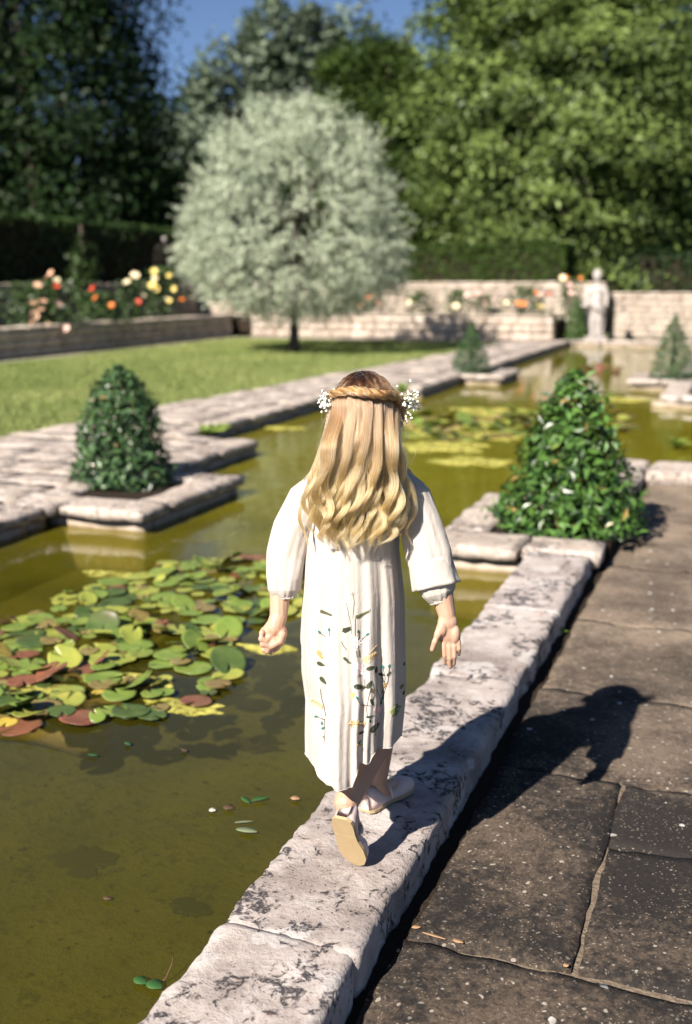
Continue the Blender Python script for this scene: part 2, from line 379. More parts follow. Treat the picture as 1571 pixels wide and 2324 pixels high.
def stone_me(name, lx, ly, lz, mat, seed=0, cut=0.05, rough=.006, rad=.012, wob=.008):
    """a dressed but weathered block: its own rounded, uneven edges; origin at the middle of its top"""
    h = (lx / 2, ly / 2, lz / 2)
    n = [max(2, min(60, int(round(2 * q / cut)))) for q in h]
    idx, V, F = {}, [], []
    def vid(i, j, k):
        key = (i, j, k)
        if key not in idx:
            p = Vector((-h[0] + 2 * h[0] * i / n[0], -h[1] + 2 * h[1] * j / n[1], -h[2] + 2 * h[2] * k / n[2]))
            r = min(rad, min(h) * .9)
            q = Vector([max(-h[a] + r, min(h[a] - r, p[a])) for a in range(3)]); d = p - q
            if d.length > 1e-9:
                p = q + d.normalized() * r
                e = sum(1 for a in range(3) if abs(d[a]) > 1e-9)
            else: e = 0
            s = Vector((seed * 3.7, seed * 1.3, seed * 2.1))
            nb = noise.noise(p * 5 + s) * wob * 2 + noise.noise(p * 17 + s) * wob + noise.noise(p * 48 + s) * rough
            dirn = d.normalized() if d.length > 1e-9 else Vector((0, 0, 0))
            if e >= 2: nb = nb * 1.3 - abs(noise.noise(p * 12 + s)) * wob * 1.4
            p = p + dirn * (nb if not (k == n[2] and e == 1) else nb * .45)
            p.z -= h[2]
            idx[key] = len(V); V.append(p)
        return idx[key]
    for (ax, a, c2) in ((0, 1, 2), (1, 2, 0), (2, 0, 1)):
        for side in (0, 1):
            for u in range(n[a]):
                for v in range(n[c2]):
                    q = []
                    for du, dv in ((0, 0), (1, 0), (1, 1), (0, 1)):
                        ijk = [0, 0, 0]; ijk[ax] = n[ax] * side; ijk[a] = u + du; ijk[c2] = v + dv; q.append(vid(*ijk))
                    F.append(tuple(q if side else q[::-1]))
    return me_py(name, V, F, mat, True)
def stone(name, x0, x1, y0, y1, top, th, mat, parent, seed, gap=.006, **kw):
    me = stone_me(name, x1 - x0 - gap, y1 - y0 - gap, th, mat, seed, **kw)
    return ob(name, me, parent, ((x0 + x1) / 2, (y0 + y1) / 2, top))

# ------------------------------------------------------------------ ground, terrace, pond basin, water
def plate(name, rects, z, mat, kind='structure', parent=None):
    V, F = [], []
    for (x0, x1, y0, y1) in rects:
        o = len(V); V += [(x0, y0, z), (x1, y0, z), (x1, y1, z), (x0, y1, z)]; F.append((o, o + 1, o + 2, o + 3))
    o = mesh(name, V, F, mat, parent); tag(o, kind=kind); return o
BX0, BX1 = -4.65, -0.20                     # the pond's wide bay
PX0, PX1 = -3.92, -0.96                     # the pond's narrow runs
plate('ground', [(-900, BX0 - .3, -900, 1500), (BX1 + .3, 900, -900, 1500), (BX0 - .3, BX1 + .3, -900, -3), (BX0 - .3, BX1 + .3, 26.2, 1500),
                 (BX0 - .3, PX0 - .25, -3, 8.3), (PX1 + .27, BX1 + .3, -3, 8.0), (BX0 - .3, PX0 - .25, 13.6, 26.2), (PX1 + .27, BX1 + .3, 13.8, 26.2)],
      -.105, 'field_ground')
bottom = plate('pond_bottom', [(-5.2, .5, -3.4, 26.6)], BOTTOM, 'pond_silt')
plate('path_bed', [(-.60, 2.2, -3, 8.0)], PATH - .013, 'joint_sand'); plate('shadow_strip', [(PX1 + .26, -.60, -3, 8.0)], PATH - .011, 'soil')  # dark strip between coping and slabs stands in for the coping's black shadow
wv, wf = [], []
wr = [(PX0 - .02, PX1 + .02, -3, 26), (BX0 - .02, PX0 - .02, 8.5, 13.4), (PX1 + .02, BX1 + .02, 8.5, 13.4)]
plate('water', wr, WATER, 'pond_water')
# left terrace
lawn_edge = lambda y: -6.12 + .055 * max(0, y - 8)
terr = VF()
terr.box((-7.2, -4.0, -.30), (PX0 - .12, 8.4, -.016)); terr.box((-7.2, 8.4, -.30), (BX0 - .12, 13.5, -.0165)); terr.box((-7.2, 13.5, -.30), (PX0 - .12, 26.2, -.016))
terrace = terr.ob('terrace', 'mortar'); tag(terrace, kind='structure')
sd_i = 0
def lay(name, parent, x0f, x1, y0, y1, top, th, mat, wmin=.35, wmax=.75, lmin=.4, lmax=.85, cut=.12, **kw):
    """irregular rows of paving slabs"""
    global sd_i
    y = y0
    while y < y1 - .1:
        ly = min(rnd.uniform(lmin, lmax), y1 - y)
        if y1 - y - ly < .25: ly = y1 - y
        x = x1; xe = x0f(y + ly / 2)
        while x > xe + .08:
            lx = rnd.uniform(wmin, wmax)
            if x - lx - xe < .25: lx = x - xe + rnd.uniform(-.06, .06)
            sd_i += 1
            s = stone(name, x - lx, x, y, y + ly, top + rnd.uniform(-.006, .006), th, mat, parent, sd_i, gap=.014, cut=cut, rad=.006, wob=.004, **kw)
            s.rotation_euler = (rnd.uniform(-.008, .008), rnd.uniform(-.008, .008), rnd.uniform(-.012, .012))
            x -= lx
        y += ly
lay('paving_slab', terrace, lambda y: lawn_edge(y), PX0 - .34, 3.6, 8.2, .0, .05, 'old_limestone')
lay('paving_slab', terrace, lambda y: lawn_edge(y), BX0 - .32, 8.2, 13.7, .0, .05, 'old_limestone')
lay('paving_slab', terrace, lambda y: lawn_edge(y), PX0 - .34, 13.7, 25.4, .0, .05, 'old_limestone', wmin=.5, wmax=.9, lmin=.6, lmax=1.0, cut=.2)
# lawn with its blades
lv = [(lawn_edge(4) + .02, 4, 0), (lawn_edge(8) + .02, 8, 0), (lawn_edge(24.3) + .02, 24.3, 0), (-11.85, 24.3, 0), (-11.8, 4, 0)]
lawn = mesh('lawn', [(x, y, -.012) for x, y, z in lv], [(0, 1, 2, 3, 4)], 'lawn_soil'); tag(lawn, kind='structure')
N = 90000
gy = 6 + 18.2 * rs.rand(N) ** 1.3; gx = -11.8 + rs.rand(N) * (np.array([lawn_edge(v) for v in gy]) + 11.8)
ang = rs.rand(N) * 6.28; hgt = .022 + .03 * rs.rand(N); wd = .004 + .004 * rs.rand(N); ln = rs.normal(0, .014, (N, 2))
B = np.stack([gx, gy, np.full(N, -.013)], 1); D = np.stack([np.cos(ang), np.sin(ang), np.zeros(N)], 1) * wd[:, None]
T = B + np.stack([ln[:, 0], ln[:, 1], hgt], 1)
Q = np.stack([B - D, B + D, T + D * .25, T - D * .25], 1)
patch = .5 + .5 * np.sin(gx * 1.7 + np.sin(gy * .9) * 2) * np.sin(gy * 1.1 + gx)
grass = ob('grass', me_quads('grass', Q, 'grass_blade', np.clip(.3 * rs.rand(N) + .6 * patch, 0, 1)))
tag(grass, 'short mown lawn grass between the terrace and the low walls', 'grass', kind='stuff')
gp_ = plate('gravel_path', [(-12.25, -11.8, 6, 24.75), (-11.8, -4.3, 24.28, 25.3)], -.010, 'old_limestone')

# path slabs beside the near coping
path = bpy.data.objects.new('path', None); link(path); tag(path, kind='structure')
rows = [(.1, 1.1, [-.655, .1, 1.4]), (1.1, 2.06, [-.632, .45, 1.5]), (2.06, 3.0, [-.615, -.25]), (2.06, 2.62, [-.25, .55, 1.5]), (2.62, 3.0, [-.25, .3, 1.5]),
        (3.0, 3.67, [-.62, .12, .9, 1.6]), (3.67, 4.52, [-.61, -.02, .8, 1.6]), (4.52, 5.5, [-.61, .25, 1.2]), (5.5, 6.75, [-.50, .4, 1.3]), (6.75, 7.93, [-.61, .2, 1.2])]
for (y0, y1, xs) in rows:
    for x0, x1 in zip(xs, xs[1:]):
        sd_i += 1
        s = stone('paving_slab', x0, x1, y0, y1, PATH + rnd.uniform(-.003, .003), .05, 'path_sandstone', path, sd_i, gap=.005, cut=.035, rad=.005, wob=.005, rough=.004)

# pond edging: coping stones over a wall of blocks
def edging(name, label, group='stone edgings of the pond'):
    e = empty(name, (0, 0, 0)); tag(e, label, 'edging', group); return e
def run(parent, axis, a0, a1, c0, c1, step, mat='old_limestone', top=0.0, th=.075, face=None, cut=.06, joints=None, **kw):
    """coping stones from a0 to a1 along axis, spanning c0..c1 across it, with wall blocks under the edge 'face'"""
    global sd_i
    js = joints or [a0]
    if not joints:
        while a1 - js[-1] > step * 1.5: js.append(js[-1] + step * rnd.uniform(.8, 1.2))
        js.append(a1)
    for p, q in zip(js, js[1:]):
        sd_i += 1; t = top + rnd.uniform(-.005, .005) * (.3 if cut < .02 else 1)
        if axis == 'y': stone('coping_stone', c0, c1, p, q, t, th, mat, parent, sd_i, cut=cut, **kw)
        else: stone('coping_stone', p, q, c0, c1, t, th, mat, parent, sd_i, cut=cut, **kw)
    if face is not None:
        f, sgn = face; p = a0 - .1
        while p < a1:
            q = min(p + rnd.uniform(.5, .8), a1); sd_i += 1
            lo, hi = sorted((f - sgn * .22, f - sgn * .02))
            kw2 = dict(cut=.12, rad=.01, gap=.01)
            if axis == 'y': stone('wall_block', lo, hi, p, q, top - th - .006, .40, 'wet_block', parent, sd_i, **kw2)
            else: stone('wall_block', p, q, lo, hi, top - th - .006, .40, 'wet_block', parent, sd_i, **kw2)
            p = q
# wall blocks: pale above the waterline, olive and wet below it
b = NB('wet_block'); co = b.co(obj='world'); n = b.noise(9, 5, .7, co); g = b.n('ShaderNodeSeparateXYZ', {'Vector': co})
k = b.mapr(b.math('ADD', g.outputs['Z'], b.math('MULTIPLY', n, .03)), WATER + .02, WATER + .045)
b.done(b.pbr(b.mix(k, b.mix(n, (.07, .055, .02), (.20, .145, .07)), b.mix(n, (.26, .20, .15), (.44, .37, .30))), .8, b.bump(n, .7, .01), .2))

e = edging('pond_edging', 'long row of lichen-spotted pale coping stones that the child walks along')
run(e, 'y', -2.0, 5.32, PX1, PX1 + .30, .8, 'coping_limestone', th=.12, face=(PX1, -1), cut=.018, rad=.014, wob=.007, rough=.004, gap=-.014,
    joints=[-.9, .25, 1.05, 1.84, 2.62, 3.45, 4.3, 5.30])
stone('wall_block', PX1 + .04, PX1 + .275, -.9, 5.3, -.11, .2, 'path_sandstone', e, 901, cut=.15)
e = edging('pond_edging', 'coping stones behind the leafy cone planter, turning the corner beside the path')
run(e, 'y', 6.82, 8.5, PX1, PX1 + .325, .85, face=(PX1, -1), th=.12, cut=.05, rad=.02)
run(e, 'x', PX1 + .33, 1.4, 7.95, 8.5, .7, face=(8.5, 1), th=.12, cut=.05, rad=.02)
e = edging('pond_edging', 'stone pond edge at the left margin, in front of the planter with the rounded bush')
run(e, 'y', 2.6, 5.42, PX0 - .32, PX0, .7, face=(PX0, 1))
e = edging('pond_edging', 'block of coping stones jutting into the pond just behind the rounded bush')
run(e, 'y', 6.82, 8.45, PX0 - .32, PX0, .8, face=(PX0, 1), rad=.02)
run(e, 'x', BX0 + .01, PX0 - .33, 8.15, 8.45, .5, face=(8.45, 1))
e = edging('pond_edging', 'recessed pond edge along the terrace behind the head of the child')
run(e, 'y', 8.46, 13.4, BX0 - .30, BX0, .75, face=(BX0, 1))
e = edging('pond_edging', 'pond edge that steps forward in front of the far conical bush')
run(e, 'x', BX0 - .3, PX0, 13.42, 13.75, .6, face=(13.42, -1)); run(e, 'y', 13.76, 15.55, PX0 - .32, PX0, .8, face=(PX0, 1))
e = edging('pond_edging', 'far straight pond edge running from the conical bush to the statue')
run(e, 'y', 16.95, 25.8, PX0 - .32, PX0, 1.0, face=(PX0, 1), cut=.12)
e = edging('pond_edging', 'pond edge across the far end, below the statue')
run(e, 'x', PX0 - .3, 1.2, 25.82, 26.25, 1.0, face=(25.8, -1), cut=.12)
e = edging('pond_edging', 'far pond edge at the right margin, beside the most distant planter')
run(e, 'x', PX1, 1.2, 13.42, 13.75, .6, face=(13.42, -1)); run(e, 'y', 13.76, 15.55, PX1, PX1 + .32, .9, face=(PX1, -1)); run(e, 'y', 16.95, 25.8, PX1, PX1 + .32, 1.0, face=(PX1, -1), cut=.12)

def planter(label, x0, x1, y0, y1, hole, caps, cut=.06):
    """a stone box standing in the pond: side blocks, cap stones, soil"""
    global sd_i
    p = empty('stone_planter', (0, 0, 0)); tag(p, label, 'planter', 'stone planters built into the pond edge')
    hx0, hx1, hy0, hy1 = hole
    for (a, b2, c2, d) in ((x0 + .03, x1 - .03, y0 + .03, y0 + .17), (x0 + .03, x1 - .03, y1 - .17, y1 - .03), (x0 + .03, x0 + .17, y0 + .175, y1 - .175), (x1 - .17, x1 - .03, y0 + .175, y1 - .175)):
        sd_i += 1; stone('side_block', a, b2, c2, d, -.078, .36, 'wet_block', p, sd_i, cut=.1)
    for (a, b2, c2, d) in caps:
        sd_i += 1; stone('cap_stone', a, b2, c2, d, rnd.uniform(-.004, .004), .068, 'old_limestone', p, sd_i, cut=cut, rad=.010, gap=.006, wob=.007)
    v = VF().box((hx0 - .02, hy0 - .02, -.3), (hx1 + .02, hy1 + .02, -.03)); v.ob('soil', 'soil', p)
    return p
planter('stone planter holding the rounded bush beside the lily pads', PX0 - .1, -3.27, 5.43, 6.8, (-4.03, -3.52, 5.76, 6.5),
        [(-4.24, -3.86, 5.36, 5.76), (-3.86, -3.27, 5.40, 5.76), (-3.52, -3.27, 5.76, 6.80), (-4.24, -4.03, 5.76, 6.5), (-4.24, -3.52, 6.5, 6.80)])
planter('stone planter holding the tall leafy cone beside the path', -1.52, PX1 + .05, 5.27, 6.8, (-1.26, -.63, 5.68, 6.55),
        [(-1.52, -1.02, 5.26, 5.67), (-1.02, -.62, 5.33, 5.68), (-1.52, -1.26, 5.67, 6.80), (-1.26, -.62, 6.55, 6.80)])
planter('small stone planter under the far conical bush behind the crown of the child', PX0 - .1, -3.32, 15.55, 16.9, (-4.1, -3.56, 15.75, 16.7),
        [(-4.24, -3.7, 15.52, 15.78), (-3.7, -3.3, 15.52, 15.78), (-3.56, -3.3, 15.78, 16.9), (-4.24, -4.08, 15.78, 16.7), (-4.24, -3.56, 16.7, 16.92)], .1)
planter('small stone planter at the right margin, far across the water', -1.55, PX1 + .1, 15.55, 16.9, (-1.3, -.7, 15.8, 16.7),
        [(-1.57, -1.1, 15.52, 15.8), (-1.1, -.62, 15.52, 15.8), (-1.57, -1.3, 15.8, 16.9), (-1.3, -.62, 16.7, 16.92), (-.7, -.62, 15.8, 16.7)], .1)
# sunken plinth for the water lilies
q0 = at_z(215, 1645, -.25)
pl = empty('sunken_plinth', (0, 0, 0)); tag(pl, 'brown stone block lying under water below the lily pads', 'plinth')
stone('block', q0.x - .9, q0.x, q0.y, q0.y + .55, -.25, .135, 'wet_stone', pl, 77, cut=.08, rad=.015)

# ------------------------------------------------------------------ foliage generators
def leaf_quads(P, Nn, size, asp=.5, fold=0.0):
    """one pointed leaf (a quad) at each P, face direction near Nn"""
    N = len(P); A = rs.normal(0, 1, (N, 3)); A -= (A * Nn).sum(1)[:, None] * Nn
    A /= np.linalg.norm(A, axis=1)[:, None] + 1e-9; Bv = np.cross(Nn, A)
    s = (size if hasattr(size, '__len__') else np.full(N, size))[:, None]
    return np.stack([P - A * s, P + Bv * s * asp - A * s * .1 + Nn * s * fold, P + A * s, P - Bv * s * asp - A * s * .1 + Nn * s * fold], 1)
def unit(a): return a / (np.linalg.norm(a, axis=1)[:, None] + 1e-9)
def crown(name, parent, c, rad, mat, n_clump, per, leaf, clump_r, lob=.18, inner=.45, seed=1, flat_bottom=-1.0, asp=.5, top_pow=1.0, upb=.35, outb=.6, lobe_f=3.0, flatz=.8, tone_w=.55):
    """leaf-sized faces in clumps spread through an uneven crown"""
    r0 = np.random.RandomState(seed); k = 0; cs = []
    while len(cs) < n_clump:
        d = r0.normal(0, 1, 3); d /= np.linalg.norm(d)
        if d[2] < flat_bottom: continue
        nz = noise.noise(Vector(d * lobe_f) + Vector((seed * 5.1, 0, 0))) + .5 * noise.noise(Vector(d * lobe_f * 2.3) + Vector((0, seed * 3.3, 0)))
        rr = (inner + (1 - inner) * r0.rand() ** .45) * (1 + lob * nz)
        cs.append(d * rr)
    cs = np.array(cs); tone = r0.rand(n_clump)
    L = np.repeat(cs, per, 0) * np.array(rad) + r0.normal(0, 1, (n_clump * per, 3)) * clump_r * np.repeat(.6 + .8 * r0.rand(n_clump), per)[:, None] * np.array([1, 1, flatz])
    hz = L - np.repeat(cs, per, 0) * np.array(rad); L[:, 2] -= (1 - flatz) * .8 * np.minimum(hz[:, 0] ** 2 + hz[:, 1] ** 2, 1.6 * clump_r ** 2) / clump_r      # sprays droop at their rims
    P = L + np.array(c)
    out = unit(np.repeat(cs, per, 0) * np.array(rad)); Nn = unit(out * outb + np.array([0, 0, upb]) + r0.normal(0, .55, L.shape))
    sz = leaf * (.6 + .8 * r0.rand(len(P)))
    var = np.clip(np.repeat(tone, per) * tone_w + r0.rand(len(P)) * (1 - tone_w), 0, 1)
    o = ob(name, me_quads(name, leaf_quads(P, Nn, sz, asp, .12), mat, var), parent); tag(o, kind='stuff')
    return o, cs * np.array(rad) + np.array(c)
def trunk(parent, base, top, r0_, r1, limbs=(), name='trunk', lean=0.0):
    v = VF(); b0, t0 = Vector(base), Vector(top); pts = []
    for i in range(9):
        f = i / 8; p = b0.lerp(t0, f); p += Vector((noise.noise(Vector((f * 3, base[0], 1))), noise.noise(Vector((f * 3, base[1], 9))), 0)) * r0_ * .8 * f; pts.append(p)
    v.tube(pts, [r0_ * 1.35] + [r0_ + (r1 - r0_) * i / 8 for i in range(1, 9)], 10)
    o = v.ob(name, 'bark', parent, True)
    lv = VF()
    for q in limbs:
        q = Vector(q); s = pts[rnd.randint(4, 8)]; m = s.lerp(q, .5) + Vector((0, 0, (q - s).length * .08))
        lv.tube([s, m, s.lerp(q, .92)], [r1 * .7, r1 * .4, r1 * .12], 5)
    if limbs is not None and len(limbs): tag(lv.ob('limb', 'bark', parent, True), kind='stuff')
    return o
def tree(name, label, base, cz, rad, mat, ncl, per, leaf, clr, tr, seed, group=None, cat='tree', **kw):
    t = empty(name, base); tag(t, label, cat, group)
    o, cs = crown('crown', t, (0, 0, cz), rad, mat, ncl, per, leaf, clr, seed=seed, **kw)
    lim = [cs[i] for i in range(0, len(cs), max(1, len(cs) // 22))]
    trunk(t, (0, 0, -.1), (0, 0, cz + rad[2] * .3), tr, tr * .4, lim)
    return t

# the silver round-headed tree on the lawn
sb = at_z(668, 797, 0)
st = empty('silver_pear_tree', (sb.x, sb.y, 0)); tag(st, 'round silver-leaved tree on a short trunk, standing on the lawn', 'tree')
cs, P, Nn, var = [], [], [], []
r0 = np.random.RandomState(5); NS = 1500
while len(cs) < NS:
    d = r0.normal(0, 1, 3); d /= np.linalg.norm(d)
    h = 2.05
    up = 2.62 if d[2] > 0 else 1.35
    side = 2.02 * (1 + .10 * noise.noise(Vector(d * 3.2))) * (1.0 + (.03 if d[2] < 0 else -.03 * d[2]))
    if d[2] < 0: d2 = np.array([d[0], d[1], 0]); d2 = d2 / (np.linalg.norm(d2) + 1e-9) * math.sqrt(1 - abs(d[2]) ** 2.6)
    else: d2 = np.array([d[0], d[1], 0])
    rr = .55 + .45 * r0.rand() ** .4
    cs.append((np.array([d2[0] * side, d2[1] * side, d[2] * up * (1 + .05 * noise.noise(Vector(d * 4)))]) * rr, unit(np.array([[d[0], d[1], d[2] + .12]]))[0]))
for (c0, d) in cs:                                  # each tuft: narrow leaves along a few outward shoots
    tone = r0.rand()
    for s in range(4):
        sd_ = unit((d + r0.normal(0, .55, 3) + np.array([0, 0, -.12]))[None])[0]; ln = .18 + .26 * r0.rand(); k = 17
        tt = r0.rand(k); P.append(c0 + sd_ * ln * tt[:, None] + r0.normal(0, .018, (k, 3)))
        Nn.append(unit(r0.normal(0, .8, (k, 3)) + sd_ * .25 + np.array([0, 0, .35]))); var.append(np.clip(.25 + tone * .35 + .4 * r0.rand(k), 0, 1))
P = np.concatenate(P) + np.array([0.0, 0, 2.08]); Nn = np.concatenate(Nn); var = np.concatenate(var)
tag(ob('crown', me_quads('crown', leaf_quads(P, Nn, .042 * (.7 + .6 * r0.rand(len(P))), .22, .05), 'silver_leaf', var), st), kind='stuff')
trunk(st, (0, 0, -.1), (0.05, 0, 2.6), .105, .05, [cs[i][0] * .8 + np.array([0, 0, 2.08]) for i in range(0, NS, 60)])

# background trees
def base_at(px, d): p = at_d(px, 640, d); return (p.x, p.y, -.1)
tree('dark_evergreen_tree', 'huge dark evergreen tree filling the upper left, behind the clipped hedge', base_at(90, 37), 6.6, (4.45, 4.7, 7.4), 'dark_leaf', 620, 110, .11, .55, .38, 21, tone_w=.75, flatz=.6, lob=.26, flat_bottom=-.75, inner=.5)
tree('dark_evergreen_tree', 'dark evergreen tree at the left margin, behind the huge one', base_at(-160, 44), 6.4, (5.0, 5.0, 7.5), 'dark_leaf', 300, 60, .2, .6, .4, 22)
for i, (px, d, h, w, lab) in enumerate([(468, 74, 15.6, 1.25, 'slim grey-green poplar nearest the patch of blue sky'), (515, 80, 12.5, 3.0, 'low grey-green poplar between two slim ones behind the silver tree'),
        (560, 78, 18.6, 2.6, 'tall grey-green poplar above the left shoulder of the silver tree'), (640, 76, 19.5, 2.5, 'tall grey-green poplar directly above the silver tree'),
        (715, 80, 20.5, 2.7, 'tall grey-green poplar above and right of the silver tree'), (790, 82, 21, 2.8, 'grey-green poplar half behind the olive-green tree'), (870, 84, 20, 2.6, 'most hidden grey-green poplar, right of the others')]):
    tree('poplar_tree', lab, base_at(px, d), h * .52, (w, w, h * .5), 'poplar_leaf', 170, 45, .30, .42, .3, 31 + i, group='poplars behind the garden', lob=.35, inner=.3, asp=.55, lobe_f=4.0)
tree('understorey_tree', 'bluish-green low tree left of the silver crown', base_at(420, 55), 4.6, (3.4, 3.4, 4.8), 'poplar_leaf', 230, 50, .2, .5, .3, 51, lob=.25, group='trees beyond the walls')
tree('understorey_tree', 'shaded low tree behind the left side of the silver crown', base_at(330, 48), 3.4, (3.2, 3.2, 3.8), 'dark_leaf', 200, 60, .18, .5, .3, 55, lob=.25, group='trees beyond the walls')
tree('olive_green_tree', 'dense dark olive-green tree between the silver tree and the big light green one', base_at(862, 46), 6.0, (3.4, 3.4, 5.2), 'mid_leaf', 620, 90, .105, .45, .35, 52, lob=.3, inner=.45, flatz=.5, tone_w=.7, group='trees beyond the walls')
tree('olive_green_tree', 'low dark olive-green tree right behind the silver tree', base_at(800, 42), 3.2, (2.6, 2.6, 3.2), 'mid_leaf', 260, 60, .13, .42, .3, 53, lob=.25, inner=.5, group='trees beyond the walls')
tree('plane_tree', 'big light green broadleaf tree filling the upper right behind the wall', base_at(1290, 35), 6.2, (5.0, 4.6, 5.7), 'plane_leaf', 900, 110, .10, .42, .34, 61, lob=.36, inner=.40, flat_bottom=-.86, lobe_f=4.2, flatz=.42, tone_w=.7, upb=.6, group='trees beyond the walls')
tree('dark_backing_tree', 'dark tree in shadow behind the big light green one at the right margin', base_at(1650, 43), 5.6, (5.0, 4, 6.2), 'dark_leaf', 330, 60, .18, .55, .35, 62, lob=.2, inner=.5, group='trees beyond the walls')
tree('dark_backing_tree', 'tall dark tree added as backing behind the big light green one', base_at(1230, 47), 7.4, (6.2, 3.5, 7.2), 'dark_leaf', 420, 80, .17, .7, .35, 64, lob=.2, inner=.3, group='trees beyond the walls')  # added as a dense dark backing to close sky gaps in the crown
tree('dark_backing_tree', 'dark low tree in shadow under the big light green crown', base_at(1330, 44), 3.0, (5.5, 3, 3.4), 'dark_leaf', 300, 60, .18, .5, .3, 63, lob=.2, inner=.4, group='trees beyond the walls')

# clipped hedges: leafy faces over a twig core
def hedge(label, x0, x1, y0, y1, z1, n, leaf=.05, mat='hedge_leaf', dens_top=.3):
    h = empty('clipped_hedge', ((x0 + x1) / 2, (y0 + y1) / 2, 0)); tag(h, label, 'hedge', 'clipped hedges')
    hx, hy = (x1 - x0) / 2, (y1 - y0) / 2
    VF().box((-hx + .12, -hy + .12, -.1), (hx - .12, hy - .12, z1 - .14)).ob('twig_core', 'soil', h)
    A = np.array([2 * hx * 2 * hy, 2 * hy * z1, 2 * hy * z1, 2 * hx * z1, 2 * hx * z1]); f = rs.choice(5, n, p=A / A.sum())
    u, v, dp = rs.rand(n), rs.rand(n), rs.rand(n) ** 1.6 * .16
    P = np.zeros((n, 3)); Nn = np.zeros((n, 3))
    for k in range(5):
        m = f == k
        if k == 0: P[m] = np.stack([-hx + 2 * hx * u[m], -hy + 2 * hy * v[m], z1 - dp[m]], 1); Nn[m] = (0, 0, 1)
        if k in (1, 2): s = -1 if k == 1 else 1; P[m] = np.stack([s * (hx - dp[m]), -hy + 2 * hy * u[m], z1 * v[m]], 1); Nn[m] = (s, 0, 0)
        if k in (3, 4): s = -1 if k == 3 else 1; P[m] = np.stack([-hx + 2 * hx * u[m], s * (hy - dp[m]), z1 * v[m]], 1); Nn[m] = (0, s, 0)
    P += .05 * np.sin(P * 3.1 + P[:, [1, 2, 0]] * 2.3)
    Nn = unit(Nn * .8 + rs.normal(0, .5, (n, 3)) + np.array([0, 0, .2]))
    tag(ob('foliage', me_quads('foliage', leaf_quads(P, Nn, leaf * (.6 + .8 * rs.rand(n)), .55, .1), mat, rs.rand(n)), h), kind='stuff')
    return h
hedge('tall dark clipped hedge with a sunlit top edge behind the rose border', -16.6, -15.0, 8.0, 36.0, 2.82, 34000, .06)
hedge('clipped green hedge seen just above the back wall, right of the silver tree', -12.5, -4.6, 29.2, 30.4, 2.35, 34000, .05, 'mid_leaf')
hedge('shaded dark hedge under the big light green tree', -4.4, 3.5, 32.5, 33.6, 2.2, 16000, .06, 'dark_leaf')  # the tree's deep shade is put into the very dark leaf colour

# ------------------------------------------------------------------ garden walls of coursed stone
WST = [stone_me('wall_stone', .44, .16, .15, 'wall_limestone', 300 + i, cut=.075, rad=.014, wob=.006, rough=.003) for i in range(6)]
WCP = [stone_me('wall_cap', .62, .36, .06, 'wall_limestone', 330 + i, cut=.12, rad=.015, wob=.008) for i in range(4)]
def wall(label, p0, p1, z0, z1, name='garden_wall', thick=.34, course=.15, both=False, capd=True, n_course=None):
    p0, p1 = Vector((*p0, 0)), Vector((*p1, 0)); L = (p1 - p0).length; rz = math.atan2(p1.y - p0.y, p1.x - p0.x)
    w = empty(name, (p0.x, p0.y, 0), rz); tag(w, label, 'wall', 'garden walls')
    VF().box((0, .04, z0 - .15), (L, thick - .02, z1 - .06)).ob('core', 'mortar', w)
    zt = z1 - .065; nc = max(1, int(round((zt - z0) / course))); ch = (zt - z0) / nc
    for i in range(nc):
        if n_course and i < nc - n_course: continue
        x = 0.0
        while x < L - .02:
            l = min(rnd.uniform(.28, .62), L - x)
            if L - x - l < .15: l = L - x
            ob('stone', rnd.choice(WST), w, (x + l / 2, .075 + rnd.uniform(-.012, .012), z0 + (i + 1) * ch - .003), (0, 0, 0), ((l - .012) / .44, 1, (ch - .012) / .15))
            x += l
    x = 0.0
    while x < L - .02:
        l = min(rnd.uniform(.5, .8), L - x)
        if L - x - l < .2: l = L - x
        ob('cap_stone', rnd.choice(WCP), w, (x + l / 2, thick / 2 - .01, z1 + rnd.uniform(-.006, .006)), (0, 0, 0), ((l - .01) / .62, thick / .34 * 1.02, 1)); x += l
    return w
# local +Y of a wall points to its back; the stones face local -Y
wall('low shaded retaining wall along the lawn, under the peach roses', (-12.28, 9.0), (-12.28, 24.95), -.02, .54)
wall('low sunlit retaining wall behind the lawn and the silver tree', (-11.9, 25.3), (-4.25, 25.3), -.02, .57)
wall('upper garden wall with roses trained on it, left of the statue', (-16.0, 27.3), (-3.35, 27.3), .35, 1.33)
wall('sunlit garden wall right of the statue, lower than its neighbour', (-3.3, 27.9), (3.2, 27.9), -.02, 1.08)
wall('shaded upper wall almost hidden behind the left rose border', (-14.4, 9.0), (-14.4, 27.2), .35, 1.30, n_course=2)
bed = VF(); bed.box((-14.3, 9.0, -.1), (-12.45, 27.2, .44)); bed.box((-12.4, 25.5, -.1), (-4.3, 27.4, .46))
tag(bed.ob('flower_bed', 'soil'), kind='structure')

